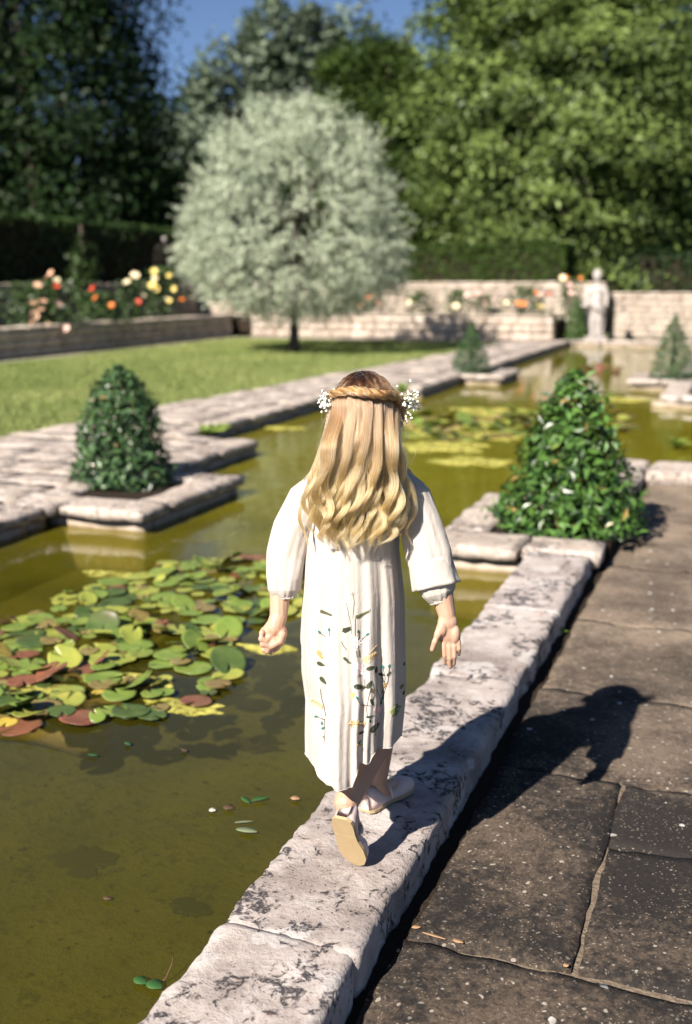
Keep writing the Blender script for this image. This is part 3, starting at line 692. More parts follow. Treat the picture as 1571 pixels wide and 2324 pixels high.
# ------------------------------------------------------------------ clipped bushes in the planters
def topiary(label, c, prof, n, leaf, mat, seed, asp=.5, loose=.035, group='clipped bushes in the pond planters', name='clipped_bush'):
    """prof: list of (height, radius)"""
    t = empty(name, c); tag(t, label, 'bush', group); r0 = np.random.RandomState(seed)
    hs = np.array([p[0] for p in prof]); rr = np.array([p[1] for p in prof]); H = hs[-1]
    wts = np.interp(np.linspace(0, H, 200), hs, rr) + .05; z = r0.choice(np.linspace(0, H, 200), n, p=wts / wts.sum()) + r0.normal(0, .012, n)
    th = r0.rand(n) * 6.283; rad = np.interp(z, hs, rr)
    lump = np.array([noise.noise(Vector((math.cos(a) * 2.2, math.sin(a) * 2.2, q * 6 + seed))) for a, q in zip(th, z)])
    dep = r0.rand(n) ** 1.5
    r = rad * (1 - .45 * dep) + lump * loose + r0.normal(0, loose * .45, n)
    P = np.stack([np.cos(th) * r, np.sin(th) * r, np.maximum(z, .0)], 1)
    out = np.stack([np.cos(th), np.sin(th), .25 + 1.2 * (z / H) ** 3], 1)
    Nn = unit(unit(out) * .75 + r0.normal(0, .5, P.shape) + np.array([0, 0, .25]))
    v = np.clip(r0.rand(n) * .93 + .09 * (r0.rand(n) < .05), 0, 1); v[r0.rand(n) < .012] = 1.0
    s = leaf * (.6 + .7 * r0.rand(n))
    # each leaf: two half blades folded along the midrib
    A = r0.normal(0, 1, P.shape) + np.array([0, 0, .6]); A -= (A * Nn).sum(1)[:, None] * Nn; A = unit(A); Bv = np.cross(Nn, A); s = s[:, None]
    base, tip, mid = P - A * s, P + A * s - Nn * s * .25, P
    l, r_ = P + Bv * s * asp + Nn * s * .18, P - Bv * s * asp + Nn * s * .18
    Q = np.concatenate([np.stack([base, mid, tip, l], 1), np.stack([base, r_, tip, mid], 1)])
    tag(ob('foliage', me_quads('foliage', Q, mat, np.concatenate([v, v])), t), kind='stuff')
    sv = VF()
    for k in range(26):
        a = r0.rand() * 6.28; zz = H * (.25 + .7 * r0.rand()); q = np.interp(zz, hs, rr) * .8
        sv.tube([(0, 0, zz * .3), (math.cos(a) * q * .5, math.sin(a) * q * .5, zz * .75), (math.cos(a) * q, math.sin(a) * q, zz)], [.008, .005, .002], 5)
    tag(sv.ob('twig', 'bark', t, True), kind='stuff')
    VF().tube([(0, 0, -.06), (.005, 0, H * .4), (0, 0, H * .85)], [.022, .016, .006], 8).ob('stem', 'bark', t, True)
    return t
c = at_z(285, 1095, -.03)
topiary('rounded clipped bush in the planter beside the lily pads', (c.x, c.y - .03, -.03), [(0, .36), (.1, .345), (.25, .295), (.45, .255), (.6, .205), (.72, .12), (.80, .02)], 4600, .026, 'box_leaf', 3, .5, .045)
topiary('tall cone of glossy laurel-like leaves beside the path', (-.885, 6.06, -.03), [(0, .40), (.07, .44), (.2, .37), (.4, .27), (.6, .19), (.78, .10), (.88, .015)], 3600, .036, 'laurel_leaf', 4, .40, .055)
topiary('small conical bush in the far planter above the braided crown of the child', (-3.96, 16.25, -.03), [(0, .27), (.15, .29), (.35, .22), (.55, .12), (.78, .015)], 2600, .02, 'box_leaf', 5, .55, .03)
topiary('small conical bush in the far planter at the right margin', (-1.0, 16.3, -.03), [(0, .30), (.2, .30), (.45, .22), (.7, .12), (.9, .015)], 2400, .02, 'box_leaf', 6, .55, .03)
c = at_y(1305, 765, 25.95)
topiary('narrow clipped cone standing just left of the statue', (c.x, c.y + .1, 0), [(0, .24), (.25, .235), (.6, .17), (.85, .09), (.98, .02)], 2600, .022, 'laurel_leaf', 8, .55, .03)

# ------------------------------------------------------------------ water lilies
def pad_me(name, mat, seed, cup=.06, notch=.28):
    r0 = random.Random(seed); n = 22; V = [(0, 0, 0)]; F = []
    for ring, f in ((1, .5), (2, .86), (3, 1.0)):
        for k in range(n + 1):
            a = notch / 2 + (2 * math.pi - notch) * k / n
            rr = f * (1 + .035 * math.sin(3 * a + seed) + .02 * math.sin(7 * a + seed * 2)); z = cup * f ** 4 * (.6 + .7 * math.sin(2 * a + seed)) + .012 * math.sin(5 * a + seed) * f
            if ring == 3 and k in (0, n): rr *= .93
            V.append((rr * math.cos(a), rr * math.sin(a), z))
    for k in range(n): F.append((0, 1 + k, 2 + k))
    for g in (0, 1):
        o0 = 1 + g * (n + 1); o1 = o0 + n + 1
        for k in range(n): F.append((o0 + k, o1 + k, o1 + k + 1, o0 + k + 1))
    V2 = V + [(x, y, z - .02) for x, y, z in V]; m = len(V); F += [tuple(i + m for i in f[::-1]) for f in F]
    rim = [0] + [1 + 2 * (n + 1) + k for k in range(n + 1)]; rim = [0, 1, 1 + n + 1] + rim[1:] + [1 + n + 1 + n, 1 + n]
    F += [(a, a + m, b2 + m, b2) for a, b2 in zip(rim, rim[1:] + rim[:1])]
    return me_py(name, V2, F, mat, True)
PADS = {m: [pad_me('leaf', m, i * 7 + j, cup) for i, cup in enumerate((.015, .05, .12))] for j, m in enumerate(('pad_green', 'pad_lime', 'pad_dark', 'pad_yellow', 'pad_red', 'pad_brown'))}
def lily(label, poly, n, r_rng, weights, seed, tilt_p=.25, gap=.72, big=()):
    t = empty('water_lily', at_z(*poly[0], WATER)); tag(t, label, 'water lily', 'water lilies on the pond'); r0 = random.Random(seed)
    xs = [p[0] for p in poly]; ys = [p[1] for p in poly]
    def inside(x, y):
        c_ = False
        for (x1, y1), (x2, y2) in zip(poly, poly[1:] + poly[:1]):
            if (y1 > y) != (y2 > y) and x < (x2 - x1) * (y - y1) / (y2 - y1) + x1: c_ = not c_
        return c_
    base = t.location; placed = []; tries = 0; pts = [(p, r) for p, r in big]
    W = [(at_z(x, y, WATER).x, at_z(x, y, WATER).y) for x, y in poly]; poly = W
    xs = [p[0] for p in poly]; ys = [p[1] for p in poly]
    for (bx, by), r in big:
        q = at_z(bx, by, WATER); placed.append((q.x, q.y, r))
    while len(placed) < n and tries < n * 60:
        tries += 1; x, y = r0.uniform(min(xs), max(xs)), r0.uniform(min(ys), max(ys))
        if not inside(x, y): continue
        r = r0.uniform(*r_rng)
        if any((x - a) ** 2 + (y - b2) ** 2 < (gap * (r + q)) ** 2 for a, b2, q in placed) and r0.random() > .12: continue
        placed.append((x, y, r))
    ms = list(weights)
    for i, (x, y, r) in enumerate(placed):
        m = r0.choices(ms, [weights[k] for k in ms])[0] if i >= len(big) else 'pad_green'
        tl = r0.random() < tilt_p and i >= len(big)
        tx, ty = ((r0.uniform(-.6, .6), r0.uniform(-.6, .6)) if tl else (r0.uniform(-.05, .05), r0.uniform(-.05, .05)))
        z = WATER + .006 + .0012 * (i % 12) + (r * .3 if tl else 0)
        o = ob('leaf', PADS[m][2 if tl else r0.choice((0, 0, 1))], t, (x - base.x, y - base.y, z - base.z), (tx, ty, r0.uniform(0, 6.28)), (r, r * r0.uniform(.86, 1), r))
    return t
near = [(-40, 1660), (300, 1640), (480, 1600), (530, 1520), (520, 1450), (600, 1420), (700, 1400), (700, 1270), (560, 1268), (380, 1275), (300, 1320), (150, 1330), (120, 1390), (-60, 1410)]
lily('raft of green and reddening lily pads at the left, beside the fist of the child', near, 300, (.028, .082), {'pad_green': 5, 'pad_lime': 4, 'pad_dark': 2, 'pad_yellow': .25, 'pad_red': 1.0, 'pad_brown': 1.2}, 3, .27, .46,
     big=[((440, 1518), .078), ((475, 1550), .050), ((370, 1510), .06), ((255, 1618), .058), ((235, 1545), .078), ((155, 1575), .066), ((370, 1578), .045), ((110, 1605), .05), ((320, 1490), .055), ((500, 1500), .045)])
far1 = [(905, 985), (960, 1000), (1100, 1000), (1200, 985), (1230, 955), (1190, 935), (1050, 945), (930, 945)]
lily('distant raft of lily pads behind the right shoulder of the child', far1, 110, (.05, .12), {'pad_green': 3, 'pad_lime': 4, 'pad_dark': 2, 'pad_brown': 2, 'pad_red': .4}, 4, .4, .55)
far2 = [(1395, 985), (1440, 975), (1440, 945), (1390, 940)]
lily('few lily pads in the open water right of the tall leafy cone', far2, 16, (.05, .09), {'pad_brown': 2, 'pad_lime': 1, 'pad_green': 2}, 6, .3, .7)
far3 = [(1310, 850), (1410, 850), (1410, 832), (1320, 832)]
lily('reddish distant lily pads in front of the statue', far3, 30, (.06, .11), {'pad_red': 5, 'pad_brown': 2, 'pad_green': 1}, 5, .2, .6)

def mat_blob(name, label, px, py, rx, ry, mat, seed, cat, z=WATER + .004, th=.006, group='floating algae patches', n=46, jag=.35, rot=0):
    c = at_z(px, py, z); V = [(0, 0, 0)]; F = []; s = seed * 3.1
    for f in (.6, 1.0):
        for k in range(n):
            a = 2 * math.pi * k / n; q = Vector((math.cos(a) * 1.2 + s, math.sin(a) * 1.2, f))
            rr = f * (1 + jag * noise.noise(q) * 1.6 + jag * .8 * noise.noise(q * 3.1) + jag * .5 * noise.noise(q * 8)); V.append((rx * rr * math.cos(a), ry * rr * math.sin(a), -.003 * (f == 1)))
    for k in range(n):
        k2 = (k + 1) % n; F.append((0, 1 + k, 1 + k2)); F.append((1 + k, 1 + n + k, 1 + n + k2, 1 + k2))
    m = len(V); V += [(x, y, zz - th) for x, y, zz in V]; F += [tuple(i + m for i in f[::-1]) for f in F]
    F += [(1 + n + (k + 1) % n, 1 + n + k, 1 + n + k + m, 1 + n + (k + 1) % n + m) for k in range(n)]
    o = mesh(name, V, F, mat, None, False, loc=c, rot=(0, 0, rot)); tag(o, label, cat, group); return o
for i, (px, py, rx, ry, lab) in enumerate([
        (255, 1302, .17, .05, 'yellow algae streak in open water left of the lily pads'), (165, 1360, .10, .06, 'yellow algae patch at the outer left end of the lily pads'),
        (415, 1600, .16, .07, 'ragged yellow algae fringe on the near rim of the lily pads'), (615, 1470, .12, .06, 'yellow algae patch just under the fist of the child'),
        (660, 1385, .10, .07, 'yellow algae patch between the forearm and the dress of the child'), (300, 1545, .16, .08, 'yellow algae under the largest lily pads'),
        (80, 1560, .14, .06, 'yellow algae at the left margin under the near pads'),
        (1060, 985, .55, .30, 'broad yellow algae sheet around the distant lily pads'), (1150, 935, .6, .35, 'yellow algae sheet behind the distant lily pads'),
        (1000, 1012, .40, .32, 'yellow algae streak beside the hair of the child'), (1085, 1046, .36, .22, 'thin yellow algae streak nearest the tall leafy cone'),
        (1400, 905, .55, .25, 'yellow algae streak right of the tip of the tall leafy cone'), (940, 965, .3, .22, 'yellow algae right beside the white hair flowers'),
        (520, 1040, .16, .10, 'small algae patch off the jutting stone block'), (640, 970, .22, .12, 'small algae patch in the recess behind the hair of the child')]):
    mat_blob('algae_mat', lab, px, py, rx, ry, 'algae', i + 1, 'algae', z=WATER + .003 + .0004 * i, th=.003)
mat_blob('sunken_weed', 'dark clump of weed under water close to the coping', 430, 2075 - 18, .055, .038, 'weed_dark', 41, 'weed', z=-.24, th=.004, group='weed under water', jag=.3)
mat_blob('sunken_weed', 'faint dark weed under water at the lower left', 190, 1950, .12, .08, 'weed_faint', 43, 'weed', z=BOTTOM + .006, th=.003, group='weed under water', jag=.5)
def drift(name, label, px, py, L, Wd, rz, mat, z=None, curl=.25, group='leaves floating on the pond'):
    z = WATER + .004 if z is None else z
    c = at_z(px, py, z); V, F = [], []; n = 8
    for i in range(n + 1):
        t = i / n; w = Wd * math.sin(math.pi * min(1, t * .96 + .03)) ** .8; x = (t - .5) * L
        V += [(x, w, .004 + curl * w), (x, 0, .003), (x, -w, .004 + curl * w)]
    m = len(V); V += [(x, y, zz - .0012) for x, y, zz in V]
    for i in range(n):
        o = 3 * i; q = [(o, o + 3, o + 4, o + 1), (o + 1, o + 4, o + 5, o + 2)]; F += q; F += [tuple(k + m for k in f[::-1]) for f in q]
        F += [(o + 3, o, o + m, o + 3 + m), (o + 2, o + 5, o + 5 + m, o + 2 + m)]
    ob_ = mesh(name, V, F, mat, None, True, loc=c, rot=(0, 0, rz)); tag(ob_, label, 'leaf', group); return ob_
for a in [(557, 1818, .034, .006, -.6, 'floating_green', 'green leaf of a floating pair, its left blade'), (590, 1816, .040, .007, .8, 'floating_green', 'green leaf of a floating pair, its right blade'),
          (560, 1888, .045, .009, .1, 'floating_grey', 'grey-green leaf floating below the green pair'), (553, 1868, .036, .003, .5, 'floating_grey', 'thin grey-green leaf floating above another one'),
          (290, 1690, .022, .006, -.4, 'floating_green', 'small green leaf floating beyond the sunken block'), (211, 1716, .026, .005, .05, 'floating_green', 'small green leaf at the corner of the sunken block'),
          (482, 1842, .014, .007, .2, 'petal_white', 'pale petal floating left of the green pair'), (670, 1815, .02, .008, .1, 'dry_leaf', 'brownish leaf floating near the rear hem of the dress'),
          (350, 2240, .030, .011, -.2, 'floating_green', 'round green leaf against the coping at the lower edge'), (318, 2230, .026, .009, -.3, 'floating_green', 'green leaf floating left of the round one at the lower edge'),
          (518, 1836, .022, .010, .0, 'dead_leaf', 'dark leaf floating right of the pale petal'), (243, 2042, .016, .005, .0, 'dead_leaf', 'small dark leaf floating over the faint weed'), (418, 1705, .02, .005, -.3, 'dead_leaf', 'dark leaf floating in the shadow edge of the lily raft')]:
    drift('floating_leaf', a[6], a[0], a[1], a[2] * 1.35, a[3] * 1.5, a[4], a[5])
v = VF().tube([(0, 0, 0), (.01, .012, .012), (.012, .035, .03), (.006, .05, .036)], [.0016, .0014, .0012, .0008], 5); tag(v.ob('twig', 'dead_leaf', loc=at_z(362, 2235, WATER)), 'brown twig sticking out of the water at the lower edge', 'twig')
for lab, px, py, L, W_, rz in [('brown leaf stem lying in the joint of the path', 985, 2127, .055, .003, -.12), ('dry curled leaf at the left end of the path joint', 945, 2108, .02, .006, .4), ('dry flake of leaf at the right end of the brown stem', 1040, 2140, .024, .006, -.1), ('tiny dry leaf further along the path joint', 1285, 2195, .012, .006, .5)]:
    drift('fallen_leaf', lab, px, py, L, W_, rz, 'dry_leaf', PATH + .002, group='dry leaves on the path')

# small green plants growing at the pond edge
def tuft(label, c, n, h, spread, mat='fern_leaf', w=.012, seed=1, cat='plant', group='small plants at the pond edge'):
    r0 = random.Random(seed); V, F = [], []
    for i in range(n):
        a = r0.uniform(0, 6.28); l = h * r0.uniform(.5, 1.1); s = spread * r0.uniform(.2, 1); ww = w * r0.uniform(.6, 1.2); o = len(V)
        for k in range(6):
            t = k / 5; q = Vector((math.cos(a) * s * t ** 1.4, math.sin(a) * s * t ** 1.4, l * (t - .35 * t * t))); sd_ = Vector((-math.sin(a), math.cos(a), 0)) * ww * math.sin(math.pi * (.12 + .86 * t))
            V += [q - sd_, q + sd_ + Vector((0, 0, ww * .4))]
        F += [(o + 2 * k, o + 2 * k + 1, o + 2 * k + 3, o + 2 * k + 2) for k in range(5)]
    me = me_py('leaf', V, F, mat); at = me.attributes.new('var', 'FLOAT', 'POINT'); at.data.foreach_set('value', [r0.random() for _ in V])
    t = empty('small_plant', c); tag(t, label, cat, group); tag(ob('foliage', me, t), kind='stuff')
    VF().tube([(0, 0, -.04), (0, 0, .02)], [.01, .006], 6).ob('stem', 'fern_leaf', t)
    return t
c = at_z(918, 1600, -.03); tuft('yellow-green fern growing from the coping edge beside the dress', (c.x - .015, c.y, -.06), 26, .085, .06, w=.007, seed=2)
c = at_z(505, 985, 0); tuft('leafy plant at the water edge behind the jutting stone block', (BX0 + .03, 9.0, -.07), 40, .16, .22, w=.02, seed=3)
tuft('leafy green plant in the recess corner, left of the jutting block end', (BX0 + .05, 8.75, -.05), 30, .14, .2, w=.02, seed=4)
c = at_z(910, 897, 0); tuft('green weed on the terrace edge above the hair flowers', (c.x, c.y, 0), 30, .2, .2, w=.02, seed=5)
c = at_z(1535, 1020, WATER); tuft('tuft of pale green leaves in the water at the right margin', (c.x, c.y, WATER), 30, .16, .14, w=.016, seed=6)
c = at_z(1282, 1435, PATH); tuft('tiny weed in the gap between coping and path', (c.x - .012, c.y, PATH), 14, .022, .03, w=.006, seed=7)
c = at_z(1395, 1240, PATH); tuft('tiny weed at the path corner below the tall leafy cone', (c.x - .02, c.y, PATH), 14, .035, .035, w=.007, seed=8)
c = at_z(450, 1500, PATH)

# ------------------------------------------------------------------ roses
def rose_me(name, mat):
    v = VF(); r0 = random.Random(3)
    for ring, (n, rr, op, z) in enumerate(((3, .018, .2, .03), (5, .032, .55, .022), (6, .05, .95, .008))):
        for k in range(n):
            a = 6.283 * k / n + ring * .5; d = Vector((math.cos(a), math.sin(a), 0)); s = Vector((-d.y, d.x, 0)); w = rr * .75
            p = [d * rr * .15, d * rr * .6 * op + s * w + Vector((0, 0, z + rr * .5)), d * rr * (.4 + op) + s * w * .6 + Vector((0, 0, z + rr * .75)), d * rr * (.4 + op) - s * w * .6 + Vector((0, 0, z + rr * .75)), d * rr * .6 * op - s * w + Vector((0, 0, z + rr * .5))]
            v.add(p, [(0, 1, 2, 3, 4)])
    v.ball((0, 0, .022), (.016, .016, .022), 8, 5); v.ball((0, 0, -.005), (.012, .012, .014), 6, 4)
    return me_py(name, v.V, v.F, mat)
ROSE = {m: rose_me('flower', m) for m in ('rose_peach', 'rose_cream', 'rose_yellow', 'rose_red', 'rose_orange', 'rose_pink')}
def rose_bush(label, c, rad, h, n, flowers, seed):
    """flowers: (px, py, colour, size) measured in the photograph; each sits on its own cane"""
    t = empty('rose_bush', c); tag(t, label, 'rose bush', 'roses in the borders'); r0 = np.random.RandomState(seed)
    z = h * r0.rand(n) ** .8; th = r0.rand(n) * 6.283; r = rad * np.sqrt(r0.rand(n)) * (1 - .45 * z / h) * (1 + .35 * np.sin(th * 3 + z * 5 + seed))
    P = np.stack([np.cos(th) * r, np.sin(th) * r, z], 1); Nn = unit(r0.normal(0, .7, P.shape) + np.array([0, -.3, .6]))
    tag(ob('foliage', me_quads('foliage', leaf_quads(P, Nn, .045 * (.6 + .8 * r0.rand(n)), .55, .12), 'rose_leaf', r0.rand(n)), t), kind='stuff')
    cv = VF()
    for px, py, col, s in flowers:
        d = (Vector(c) - EYE).dot(FWD) - rad * .6; q = at_d(px, py, d) - Vector(c)
        s *= .72; ob('flower', ROSE[col], t, q, (R(50) + r0.normal(0, .25), r0.normal(0, .3), YAW + r0.normal(0, .4)), (s, s, s))
        m = Vector((q.x * .4, q.y * .4, max(.1, q.z * .7))); cv.tube([(0, 0, 0), m, q], [.008, .006, .004], 5)
    tag(cv.ob('cane', 'rose_leaf', t, True), kind='stuff')
    return t
def bed_x(px, x): p = at_x(px, 640, x); return (p.x, p.y, .42)
rose_bush('rose bush full of peach blooms at the left end of the shaded wall', bed_x(105, -12.75), .62, .95, 900,
          [(118, 622, 'rose_peach', 1.3), (108, 632, 'rose_peach', 1.1), (126, 637, 'rose_cream', 1.4), (86, 650, 'rose_peach', 1.5), (76, 690, 'rose_peach', 1.6), (96, 686, 'rose_peach', 1.6), (86, 702, 'rose_peach', 1.2), (99, 704, 'rose_peach', 1.1), (130, 691, 'rose_pink', 1.5), (78, 716, 'rose_peach', 1.8), (108, 742, 'rose_peach', 1.5), (152, 749, 'rose_pink', 1.5), (128, 648, 'rose_red', 1.2), (71, 732, 'rose_peach', 1.0)], 1)
rose_bush('low rose bush with a few coral blooms between peach and white roses', bed_x(215, -12.9), .7, .7, 800, [(212, 657, 'rose_red', 1.4), (218, 678, 'rose_orange', 1.2), (254, 694, 'rose_orange', 1.2)], 2)
rose_bush('rose bush with cream-white blooms left of the yellow roses', bed_x(298, -13.0), .5, .95, 650, [(307, 628, 'rose_cream', 1.8), (289, 643, 'rose_cream', 1.6), (314, 687, 'rose_red', 1.4), (304, 624, 'rose_cream', 1.3), (325, 672, 'rose_cream', .9)], 3)
rose_bush('tall rose bush with yellow blooms beside the silver tree', bed_x(368, -13.1), .6, 1.25, 1000, [(350, 618, 'rose_yellow', 1.7), (352, 634, 'rose_cream', 1.5), (347, 650, 'rose_yellow', 2.0), (356, 655, 'rose_yellow', 1.4), (384, 625, 'rose_yellow', 1.1), (397, 656, 'rose_yellow', 1.3), (385, 684, 'rose_yellow', 1.2), (412, 682, 'rose_orange', 1.2), (378, 680, 'rose_cream', 1.0)], 4)
rose_bush('sparse rose bush with leaves only at the left margin', bed_x(45, -13.0), .5, .9, 500, [], 12)
def bed_y(px, y): p = at_y(px, 640, y); return (p.x, p.y, .44)
rose_bush('rose bush with orange blooms right under the silver tree', bed_y(835, 26.2), .7, .85, 800, [(808, 691, 'rose_orange', 1.8), (818, 694, 'rose_orange', 1.6), (834, 678, 'rose_orange', 1.4), (846, 672, 'rose_orange', 1.4), (858, 688, 'rose_red', 1.0), (770, 690, 'rose_orange', 1.2)], 5)
rose_bush('leafy rose bush between orange blooms and the white rose', bed_y(955, 26.6), .5, .65, 380, [(930, 685, 'rose_cream', 1.0)], 6)
rose_bush('rose bush with one large white bloom on the upper wall', bed_y(1035, 26.3), .42, .7, 420, [(1034, 698, 'rose_cream', 1.9), (1062, 672, 'rose_pink', 1.5)], 7)
rose_bush('thin rose bush with pink blooms right of the white one', bed_y(1095, 26.8), .4, .6, 260, [(1082, 668, 'rose_pink', 1.6), (1100, 690, 'rose_pink', 1.1)], 8)
rose_bush('rose bush with orange and yellow blooms left of the narrow cone', bed_y(1200, 26.3), .65, .8, 620, [(1186, 692, 'rose_orange', 1.7), (1175, 690, 'rose_orange', 1.3), (1215, 665, 'rose_orange', 1.2), (1226, 670, 'rose_pink', 1.2), (1224, 698, 'rose_yellow', 1.6), (1150, 688, 'rose_cream', 1.0), (1246, 668, 'rose_red', .9)], 9)
rose_bush('climbing rose with pale pink blooms above the narrow cone', bed_y(1293, 26.6), .34, 1.0, 420, [(1277, 632, 'rose_cream', 1.6), (1290, 650, 'rose_pink', 1.8), (1298, 665, 'rose_pink', 1.3), (1285, 630, 'rose_orange', 1.1), (1316, 632, 'rose_orange', 1.1), (1308, 655, 'rose_cream', 1.2)], 10)

# ivy-clad post and iron obelisk in the left border
c = bed_x(190, -13.7); c = (c[0], c[1], .44)
ip = empty('ivy_post', c); tag(ip, 'brown post wrapped in green climber in front of the dark hedge', 'post')
VF().tube([(0, 0, -.1), (0, 0, 2.1)], [.05, .04], 8).ob('post', 'bark', ip)
crown('foliage', ip, (0, 0, 1.0), (.26, .26, .85), 'rose_leaf', 60, 26, .05, .06, seed=71, lob=.2)
c = bed_x(376, -13.6); ib = empty('iron_obelisk', c); tag(ib, 'domed wire plant support in front of the dark hedge beside the silver tree', 'plant support')
for k in range(8):
    a = 6.283 * k / 8; pts = [(math.cos(a) * .26, math.sin(a) * .26, -.1), (math.cos(a) * .26, math.sin(a) * .26, 1.55)]
    for s in range(1, 7): f = s / 6 * math.pi / 2; pts.append((math.cos(a) * .26 * math.cos(f), math.sin(a) * .26 * math.cos(f), 1.55 + .3 * math.sin(f)))
    VF().tube(pts, .008, 5).ob('rod', 'iron', ib)
for z in (.5, 1.0, 1.5): VF().tube([(math.cos(6.283 * k / 20) * .262, math.sin(6.283 * k / 20) * .262, z) for k in range(21)], .008, 5).ob('hoop', 'iron', ib)
VF().ball((0, 0, 1.95), .05, 10, 6).tube([(0, 0, 1.84), (0, 0, 1.95)], .012, 6).ob('finial', 'statue_stone', ib)

# ------------------------------------------------------------------ remeshed figures
def remesh(name, vf, voxel, mats, smooth_it=3):
    o = bpy.data.objects.new(name + '_raw', me_py(name, vf.V, vf.F, mats)); C.objects.link(o)
    m = o.modifiers.new('r', 'REMESH'); m.mode = 'VOXEL'; m.voxel_size = voxel; m.use_smooth_shade = True
    s = o.modifiers.new('s', 'SMOOTH'); s.factor = .5; s.iterations = smooth_it
    dg = bpy.context.evaluated_depsgraph_get(); me = bpy.data.meshes.new_from_object(o.evaluated_get(dg)); me.name = name
    me.polygons.foreach_set('use_smooth', [True] * len(me.polygons))
    bpy.data.objects.remove(o); return me
# statue at the end of the pond
sp0 = at_y(1350, 770, 26.05); sx = empty('statue', (sp0.x, 26.05, 0), R(12)); tag(sx, 'weathered stone figure standing on the far end of the pond', 'statue')
v = VF()
v.limb([(-.07, 0, .10), (-.075, .0, .36), (-.06, 0, .68)], [.055, .07, .10]); v.limb([(.06, .03, .10), (.085, .0, .36), (.06, 0, .68)], [.055, .07, .10])
v.ball((-.08, -.05, .10), (.05, .09, .04)); v.ball((.07, -.02, .10), (.05, .09, .04))
v.ball((0, 0, .74), (.155, .12, .13)); v.ball((0, 0, .92), (.14, .105, .16)); v.ball((.0, 0, 1.08), (.165, .10, .13))
v.limb([(0, 0, 1.15), (0, 0, 1.26)], [.06, .055]); v.ball((0, -.01, 1.40), (.105, .115, .125)); v.ball((0, .02, 1.47), (.10, .10, .075))
v.limb([(.17, 0, 1.12), (.235, .0, .95), (.215, -.06, .76)], [.065, .055, .045]); v.limb([(-.17, 0, 1.12), (-.225, -.05, .92), (-.24, -.16, .78)], [.065, .055, .045])
v.ball((-.26, -.17, .76), (.10, .09, .06)); v.limb([(-.12, -.1, .8), (.02, -.12, .7), (.15, -.06, .62)], [.05, .06, .05])
v.limb([(.13, .04, .75), (.17, .05, .4), (.15, .06, .12)], [.05, .045, .06])
ob('figure', remesh('figure', v, .014, 'statue_stone', 4), sx, scale=(1, 1, 1.05))
VF().box((-.24, -.18, 0), (.24, .18, .075)).ob('plinth', 'statue_stone', sx)

# ------------------------------------------------------------------ the child
G = Vector((-.80, 2.28, 0.0))
girl = empty('person', G, YAW)
tag(girl, 'child seen from behind in white embroidered dress, walking along the stone coping', 'person')
GD, GU = (G - EYE).dot(FWD), (G - EYE).dot(RGT)
def gp(px, py, w=0.0):
    """measured point -> the child's own frame (x across, y away from the viewer, z up) at depth w"""
    r = ray(px, py); t = (GD + w) / r.dot(FWD); q = r * t
    return Vector((q.dot(RGT) - GU, w, EYE.z + q.z))
def ip(x, xs, ys): return float(np.interp(x, xs, ys))
HC = gp(827, 950, .015)                                   # middle of the head
FACE = Matrix.Rotation(R(-24), 4, 'Z') @ Matrix.Rotation(R(-6), 4, 'X')   # looks ahead and a little to the right

# body: one continuous skin
v = VF()
hm = FACE.to_3x3()
def hd(x, y, z): return HC + hm @ Vector((x, y, z))
v.ball(HC, (.071, .085, .092), 24, 16, hm); v.ball(hd(0, .022, -.048), (.056, .060, .058), 20, 12, hm)
v.ball(hd(0, .062, -.084), (.022, .022, .018)); v.ball(hd(-.03, .052, -.045), (.026, .026, .026)); v.ball(hd(.03, .052, -.045), (.026, .026, .026))
v.limb([hd(0, .083, -.005), hd(0, .096, -.030)], [.008, .0105]); v.ball(hd(0, .08, -.062), (.019, .010, .009), M=hm)
for s in (-1, 1): v.ball(hd(s * .072, -.002, -.022), (.009, .017, .026), M=hm)
v.limb([HC + Vector((0, -.008, -.06)), gp(829, 1075, 0)], [.036, .040])
v.limb([gp(745, 1098, .0), gp(829, 1085, 0), gp(905, 1092, .005)], [.038, .05, .038])
for py, a, b2 in ((1125, .095, .065), (1200, .090, .062), (1270, .085, .062), (1330, .095, .070)): v.ball(gp(806, py, .01), (a, b2, .06))
# arms
v.limb([gp(728, 1108, .0), gp(655, 1255, .01)], [.036, .030]); v.limb([gp(655, 1255, .01), gp(637, 1330, -.012), gp(632, 1404, -.035)], [.030, .0265, .0205])
v.limb([gp(912, 1103, .0), gp(972, 1250, -.055)], [.036, .030]); v.limb([gp(972, 1250, -.055), gp(1000, 1330, -.075), gp(1015, 1397, -.088)], [.030, .027, .0200])
# open right hand, palm towards the viewer
hw = -.095
v.ball(gp(1016, 1412, hw), (.023, .014, .022)); v.ball(gp(1018, 1436, hw), (.028, .0125, .028)); v.ball(gp(1033, 1440, hw - .003), (.013, .013, .022)); v.ball(gp(1003, 1428, hw - .006), (.013, .013, .020))
for pts, r in ([(1007, 1450), (1008, 1468), (1009, 1488), (1009.5, 1506)], .0052), ([(1019, 1452), (1020, 1470), (1021, 1494), (1022, 1515)], .0054), ([(1030, 1452), (1031, 1468), (1032, 1490), (1031, 1508)], .0050), ([(1040, 1446), (1042, 1458), (1043, 1472), (1042, 1486)], .0046):
    v.limb([gp(p[0], p[1], hw - .002 - .005 * math.sin(i * 1.05) + (.006 if i == 3 else 0)) for i, p in enumerate(pts)], [r * 1.15, r * 1.06, r, r * .86], 10)
v.limb([gp(1001, 1424, hw - .006), gp(993, 1442, hw - .014), gp(987, 1457, hw - .018), gp(981.5, 1474, hw - .016)], [.0105, .0088, .0074, .0060], 10)
